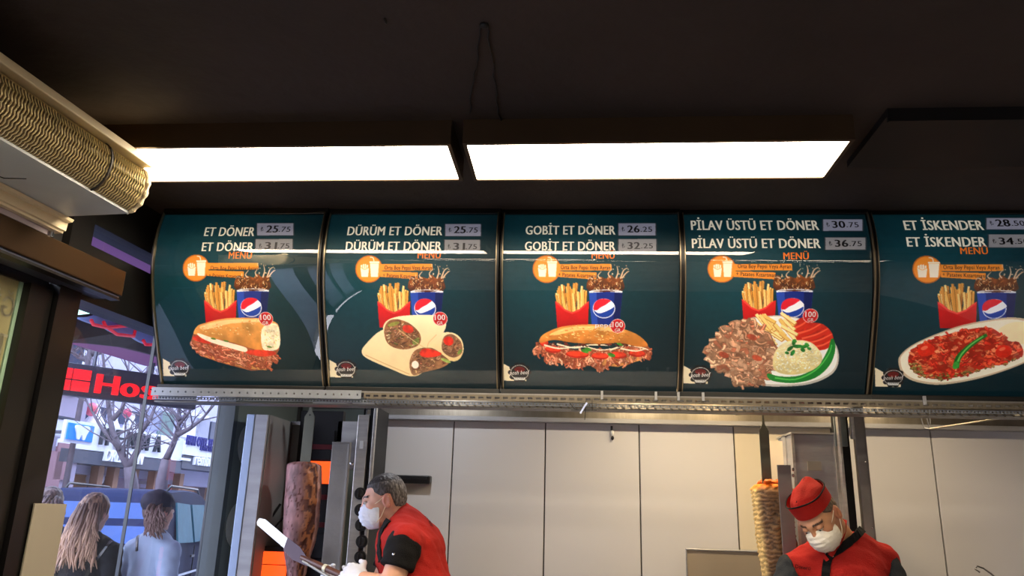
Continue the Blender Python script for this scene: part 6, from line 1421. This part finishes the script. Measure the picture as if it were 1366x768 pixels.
prof_c = [(0.0, .35), (-.03, .70), (.02, 1.02), (.16, 1.45), (.34, 1.72), (.60, 1.77), (1.4, 1.79), (2.2, 1.74), (2.75, 1.50), (3.30, 1.14), (3.9, 1.0), (4.25, .86), (4.35, .55), (4.30, .32)]
def halfw(z): return CW if z < 1.0 else CW-(z-1.0)*.20
V = []; pc = catmull(prof_c, 4, False); 
for sgn in (-1, -.94, .94, 1):
    for (y, z) in pc: hw_ = halfw(z); zz_ = z if abs(sgn) == 1 else z; V.append(cpnt((hw_*sgn if abs(sgn) < 1 else (hw_)*sgn), y if abs(sgn) < 1 else y+(0.03 if y < 2 else -.03), z-(0.02 if abs(sgn) == 1 and z > 1 else 0)))
n = len(pc); Fc = [(k*n+i, k*n+i+1, (k+1)*n+i+1, (k+1)*n+i) for k in range(3) for i in range(n-1)]+[tuple(range(n))[::-1], tuple(range(3*n, 4*n))]+[tuple(k*n+n-1 for k in range(4)), ]+[(0, n, 2*n, 3*n)]
mk('body', V, Fc, CARB, car, smooth=False)
def cq(pts, name, m, off=0.0):
    P_ = np.array([cpnt(*p) for p in pts]); n2 = np.cross(P_[1]-P_[0], P_[2]-P_[0]); n2 /= np.linalg.norm(n2); k = len(P_)
    return mk(name, np.vstack([P_+n2*.012, P_-n2*.012]), [tuple(range(k)), tuple(range(k, 2*k))[::-1]]+[(i, (i+1) % k, k+(i+1) % k, k+i) for i in range(k)], m, car)
cq([(-.70, .045, 1.12), (.70, .045, 1.12), (.64, .23, 1.60), (-.64, .23, 1.60)], 'rear_window', CGL)
def side(y, z): return (halfw(z)+.012, y, z)
for nm, pts_, m_ in (('side_window', ((.55, 1.12), (1.35, 1.10), (1.30, 1.60), (.62, 1.62)), CGT), ('side_window', ((1.45, 1.10), (2.25, 1.10), (2.15, 1.60), (1.42, 1.60)), CGT), ('side_window', ((2.35, 1.10), (3.05, 1.12), (2.55, 1.52), (2.28, 1.60)), CGL)): cq([side(*p) for p in pts_], nm, m_)
for sgn in (-1, 1):
    g = G(); g.tube([cpnt(sgn*.62, .5, 1.76), cpnt(sgn*.63, .62, 1.83), cpnt(sgn*.63, 2.1, 1.82), cpnt(sgn*.62, 2.3, 1.74)], .016, 8); g.build('roof_rail', DARKP, car, smooth=True)
    g = G(); g.box8([cpnt(x, y, z) for x in (sgn*.68, sgn*.85) for y in (-.04, .10) for z in (.78, 1.05)]); bevel(g.build('tail_lamp', mat('red_lamp', (.72, .10, .12), .2), car), .01)
    for y in (.85, 3.4): g = G(); g.cyl(cpnt(sgn*.62, y, .33), cpnt(sgn*.87, y, .33), .33, 28); w_ = g.build('wheel', TYRE, car); g = G(); g.cyl(cpnt(sgn*.87, y, .33), cpnt(sgn*.885, y, .33), .19, 20); g.build('rim', STEELM, w_)
for y in (1.40, 2.30): g = G(); g.bar(cpnt(.855, y, .45), cpnt(.855, y-.0, 1.06), .012); g.build('door_seam', DARKP, car)
g = G(); g.bar(cpnt(.86, .5, .72), cpnt(.86, 3.3, .72), .015, .03); g.build('side_moulding', CHROME, car)
for y in (1.28, 2.2): g = G(); g.bar(cpnt(.87, y-.09, .93), cpnt(.87, y+.09, .93), .02, .03); g.build('door_handle', DARKP, car)
g = G(); g.ell(cpnt(.95, 2.75, 1.1), (.09, .06, .07)); g.build('wing_mirror', CARB, car, smooth=True)
g = G(); g.box8([cpnt(x, y, z) for x in (-.26, .26) for y in (-.05, -.035) for z in (.78, .90)]); g.build('number_plate', WHT, car)
g = G(); g.box8([cpnt(x, y, z) for x in (-.86, .86) for y in (-.10, .08) for z in (.30, .58)]); bevel(g.build('bumper', DARKP, car), .03)

# ------------------------------------------------------------------ passers-by
def walker(label, hpx, d, yaw, haircol, coat, longhair=True, hat=None, lean=0, wide=1.0, height_fix=0, skin=(206, 160, 140), coatname='coat', strap=None, seed=1, hl=.30, tip=None, arc=(-1.25, 1.25)):
    h = atf(*hpx, d); M_ = Rm('z', yaw) @ Rm('x', 6); to = xform(M_, h); RT = Rm('z', yaw); fwd = RT @ np.array([0, -1.0, 0]); rt = RT @ np.array([1.0, 0, 0])
    p = add_person(label, (h[0], h[1], 0), 'people walking outside the window')
    nb = h-ZD*.17+M_ @ np.array([0, .03, 0]); ch = h-ZD*.36+fwd*-.01; hp = h-ZD*.80; hp[2] = max(hp[2], .85); foot = np.array([h[0], h[1], .05])
    shs = [h-ZD*.245+rt*s_*.165*wide+fwd*-.01 for s_ in (-1, 1)]; els = [s_-ZD*.29+rt*q*.07-fwd*.03 for s_, q in zip(shs, (-1, 1))]; wrs = [e-ZD*.24+fwd*.08 for e in els]
    def tr(P):
        L = (P-h) @ np.stack([rt, fwd, ZD], 1); Q = L*np.array([1, 1.35, 1]); o = None
        for a, b, ra, rb in (((0, 0, -.27), (0, 0, -.45), .14, .135), ((0, 0, -.45), (0, 0, -.72), .135, .145), ((0, 0, -.72), (0, 0, -.95), .15, .16)): v = s_cap(Q, a, b, ra, rb); o = v if o is None else smin(o, v, .05)
        o = smin(o, smin(s_cap(P, h-ZD*.215, shs[0], .06, .058), s_cap(P, h-ZD*.215, shs[1], .06, .058), .03), .06); return o
    def arms(P, e=0):
        o = None
        for s_, e_, w0 in zip(shs, els, wrs): v = chain(P, [s_, e_, w0], [.056+e, .048+e, .036+e], .02); o = v if o is None else np.minimum(o, v)
        return o
    hd2 = lambda P: smin(head_sdf(to(P)), s_cap(P, h+M_ @ np.array([0, .02, -.05]), nb-ZD*.05, .048, .052), .02)
    a = nets(hd2, h-[.14, .14, .26], h+[.14, .14, .14], .0055); c1 = nets(lambda P: legs(P, hp, foot, rt*.085), np.minimum(hp, foot)-[.3, .3, .06], np.maximum(hp, foot)+[.3, .3, .1], .025)
    hands_ = []
    for w0, e_, q in zip(wrs, els, (-1, 1)):
        H = hand(w0, (w0-e_), rt*-q, (15, 25, 15), thumb=q); P_ = np.vstack([np.array(x[1]) for x in H[1:]]+[w0[None]]); hands_.append(nets(lambda P: hand_sdf(P, H), P_.min(0)-.04, P_.max(0)+.04, .006))
    b1 = nets(lambda P: smin(tr(P), arms(P), .03)+.02, h-[.5, .5, 1.0], h+[.5, .5, -.2], .02)
    cols = [skin_cols(to(a[0]), skin, seed)]+[np.tile(hexc(skin), (len(x[0]), 1)) for x in (b1, c1, *hands_)]
    Vb, Fb, Cb = merge([(x[0], x[1], c_) for x, c_ in zip((a, b1, c1, *hands_), cols)]); mk('body', Vb, Fb, SKIN, p, smooth=True, cols=Cb)
    g = G()
    for s_ in (-1, 1): g.ell(h+M_ @ np.array([s_*.031, -.0805, .0075]), (.0125,)*3, 12, 8)
    g.build('eyes', mat('eye_white', (.86, .83, .80), .2), p, smooth=True)
    def cf(P):
        d_ = smin(tr(P)-.012, arms(P, .008), .02); d_ = smin(d_, s_cap(P, h-ZD*.20, h-ZD*.125+fwd*-.012, .072, .062), .02); d_ = d_-.003*wob(P, 30, seed)-.003*vnoise(P, 26, seed)
        d_ = smax(d_, (P[:, 2]-(h[2]-.115)), .006); return np.maximum(d_, (h[2]-.93)-P[:, 2])
    v, f = nets(cf, h-[.42, .42, 1.0], h+[.42, .42, -.05], .011); mk(coatname, v, f, coat, p, smooth=True)
    v, f = nets(lambda P: np.maximum(legs(P, hp, foot, rt*.085, True)-.012, .07-P[:, 2]), np.minimum(hp, foot)-[.3, .3, .06], np.maximum(hp, foot)+[.3, .3, .14], .025); mk('trousers', v, f, TROUS, p, smooth=True)
    shoes(foot, fwd, rt*.085, p)
    # hair
    HM = vmat('hair', .55, .4, bump=.5); c0, c1_ = hexc(haircol[0]), hexc(haircol[1])
    def hf(L):
        d_ = cranium(L)-.012-.004*vnoise(L*np.array([1.6, 1.6, .35]), 60, seed); hl_ = np.interp(L[:, 1], [-.1, -.06, -.03, .0, .1], [.075, .05, .0, -.05, -.12]); d_ = smax(d_, hl_-L[:, 2], .01)
        if longhair and hl > .16: q = s_ell(L, (0, .05, -.06), (.082, .052, .13)); d_ = smin(d_, q-.004*vnoise(L*np.array([1.6, 1.6, .35]), 60, seed), .03)
        return d_
    if hat is None or longhair:
        v, f = nets(hf, (-.13, -.12, -.22), (.13, .15, .15), .0055); k_ = np.clip(.35+.6*vnoise(v*np.array([1.6, 1.6, .3]), 70, seed)+np.clip(-v[:, 2]*4, 0, .4), 0, 1)[:, None]; mk('hair', v @ M_.T+h, f, HM, p, smooth=True, cols=c0*(1-k_)+c1_*k_)
    if longhair:
        r = random.Random(seed); V_, F_, C_ = [], [], []; n0 = 0
        for i in range(90):
            a_ = r.uniform(*arc); L = r.uniform(.6, 1.1)*hl; st = np.array([math.sin(a_)*.078, math.cos(a_)*.075+.015, r.uniform(-.02, .06)]); ph = r.uniform(0, 6.3); pts_ = []
            for j in range(9):
                q = j/8; sp_ = 1+.7*q*(abs(math.sin(a_))+.2); wv = .012*math.sin(q*9+ph)*q; pp = np.array([st[0]*sp_+wv+(tip[0]*q*q if tip else 0), st[1]*(1+.15*q)+.02*math.sin(q*math.pi)+.012+.010*math.cos(q*8+ph)*q+.03*q, st[2]-L*q]); pts_.append(h+RT @ pp)
            g = G(); g.tube(pts_, [.007, .010, .011, .011, .010, .010, .009, .007, .002], 6); vv_ = np.vstack(g.v); V_.append(vv_); F_ += [tuple(x+n0 for x in f_) for f_ in g.f]; n0 += len(vv_); q = np.clip(np.repeat(np.linspace(0, 1.1, 9), 6)+r.uniform(-.25, .25), 0, 1)[:, None]; C_.append(c0*(1-q)+c1_*q)
        o = mk('hair_locks', np.vstack(V_), F_, HM, p, smooth=True, cols=np.vstack(C_)); o['kind'] = 'stuff'
    if hat is not None:
        def bf(L): d_ = s_ell(L, (0, .020, .055), (.094, .112, .083)); d_ = smin(d_, s_ell(L, (0, .07, .05), (.06, .055, .06)), .03); d_ = d_-.004*vnoise(L*np.array([1, 1, 2.5]), 26, 4)-.0012*np.sin(np.arctan2(L[:, 0], L[:, 1])*60); return smax(d_, (.005+.25*np.maximum(-L[:, 1], -.03))-L[:, 2], .006)
        v, f = nets(bf, (-.12, -.13, -.05), (.12, .17, .16), .005); mk('beanie', v @ M_.T+h, f, hat, p, smooth=True)
    if strap is not None: ribbon_on('bag_strap', cf, strap, .018, DARKP, p, .006)
    return p
walker('person with long wavy brown to blonde hair and black coat, seen from behind', (126, 683), 5.0, 176, ((70, 44, 38), (190, 150, 120)), CLOTH('black_coat', (.085, .09, .11)), True, None, wide=1.05, hl=.34, seed=3, strap=[(148, 722), (136, 738), (122, 755), (112, 775)])
walker('person in charcoal beanie and pale blue fleece coat, seen from behind', (212, 682), 5.15, 158, ((74, 54, 52), (120, 92, 86)), CLOTH('pale_blue_fleece', (.64, .70, .80), .05), True, CLOTH('charcoal_knit', (.17, .18, .25)), wide=.98, hl=.14, seed=6, strap=[(186, 700), (184, 715), (183, 735)], tip=(-.03,), arc=(-1.35, -.45))
walker('person with shoulder length brown hair at the far left, mostly hidden by the door frame', (66, 672), 5.6, 200, ((70, 52, 54), (130, 104, 100)), CLOTH('navy_jacket', (.13, .17, .28)), True, None, wide=1.0, hl=.12, seed=9)
# small grey hood side panel under the boards at left
bpy.data.objects.remove(_to)
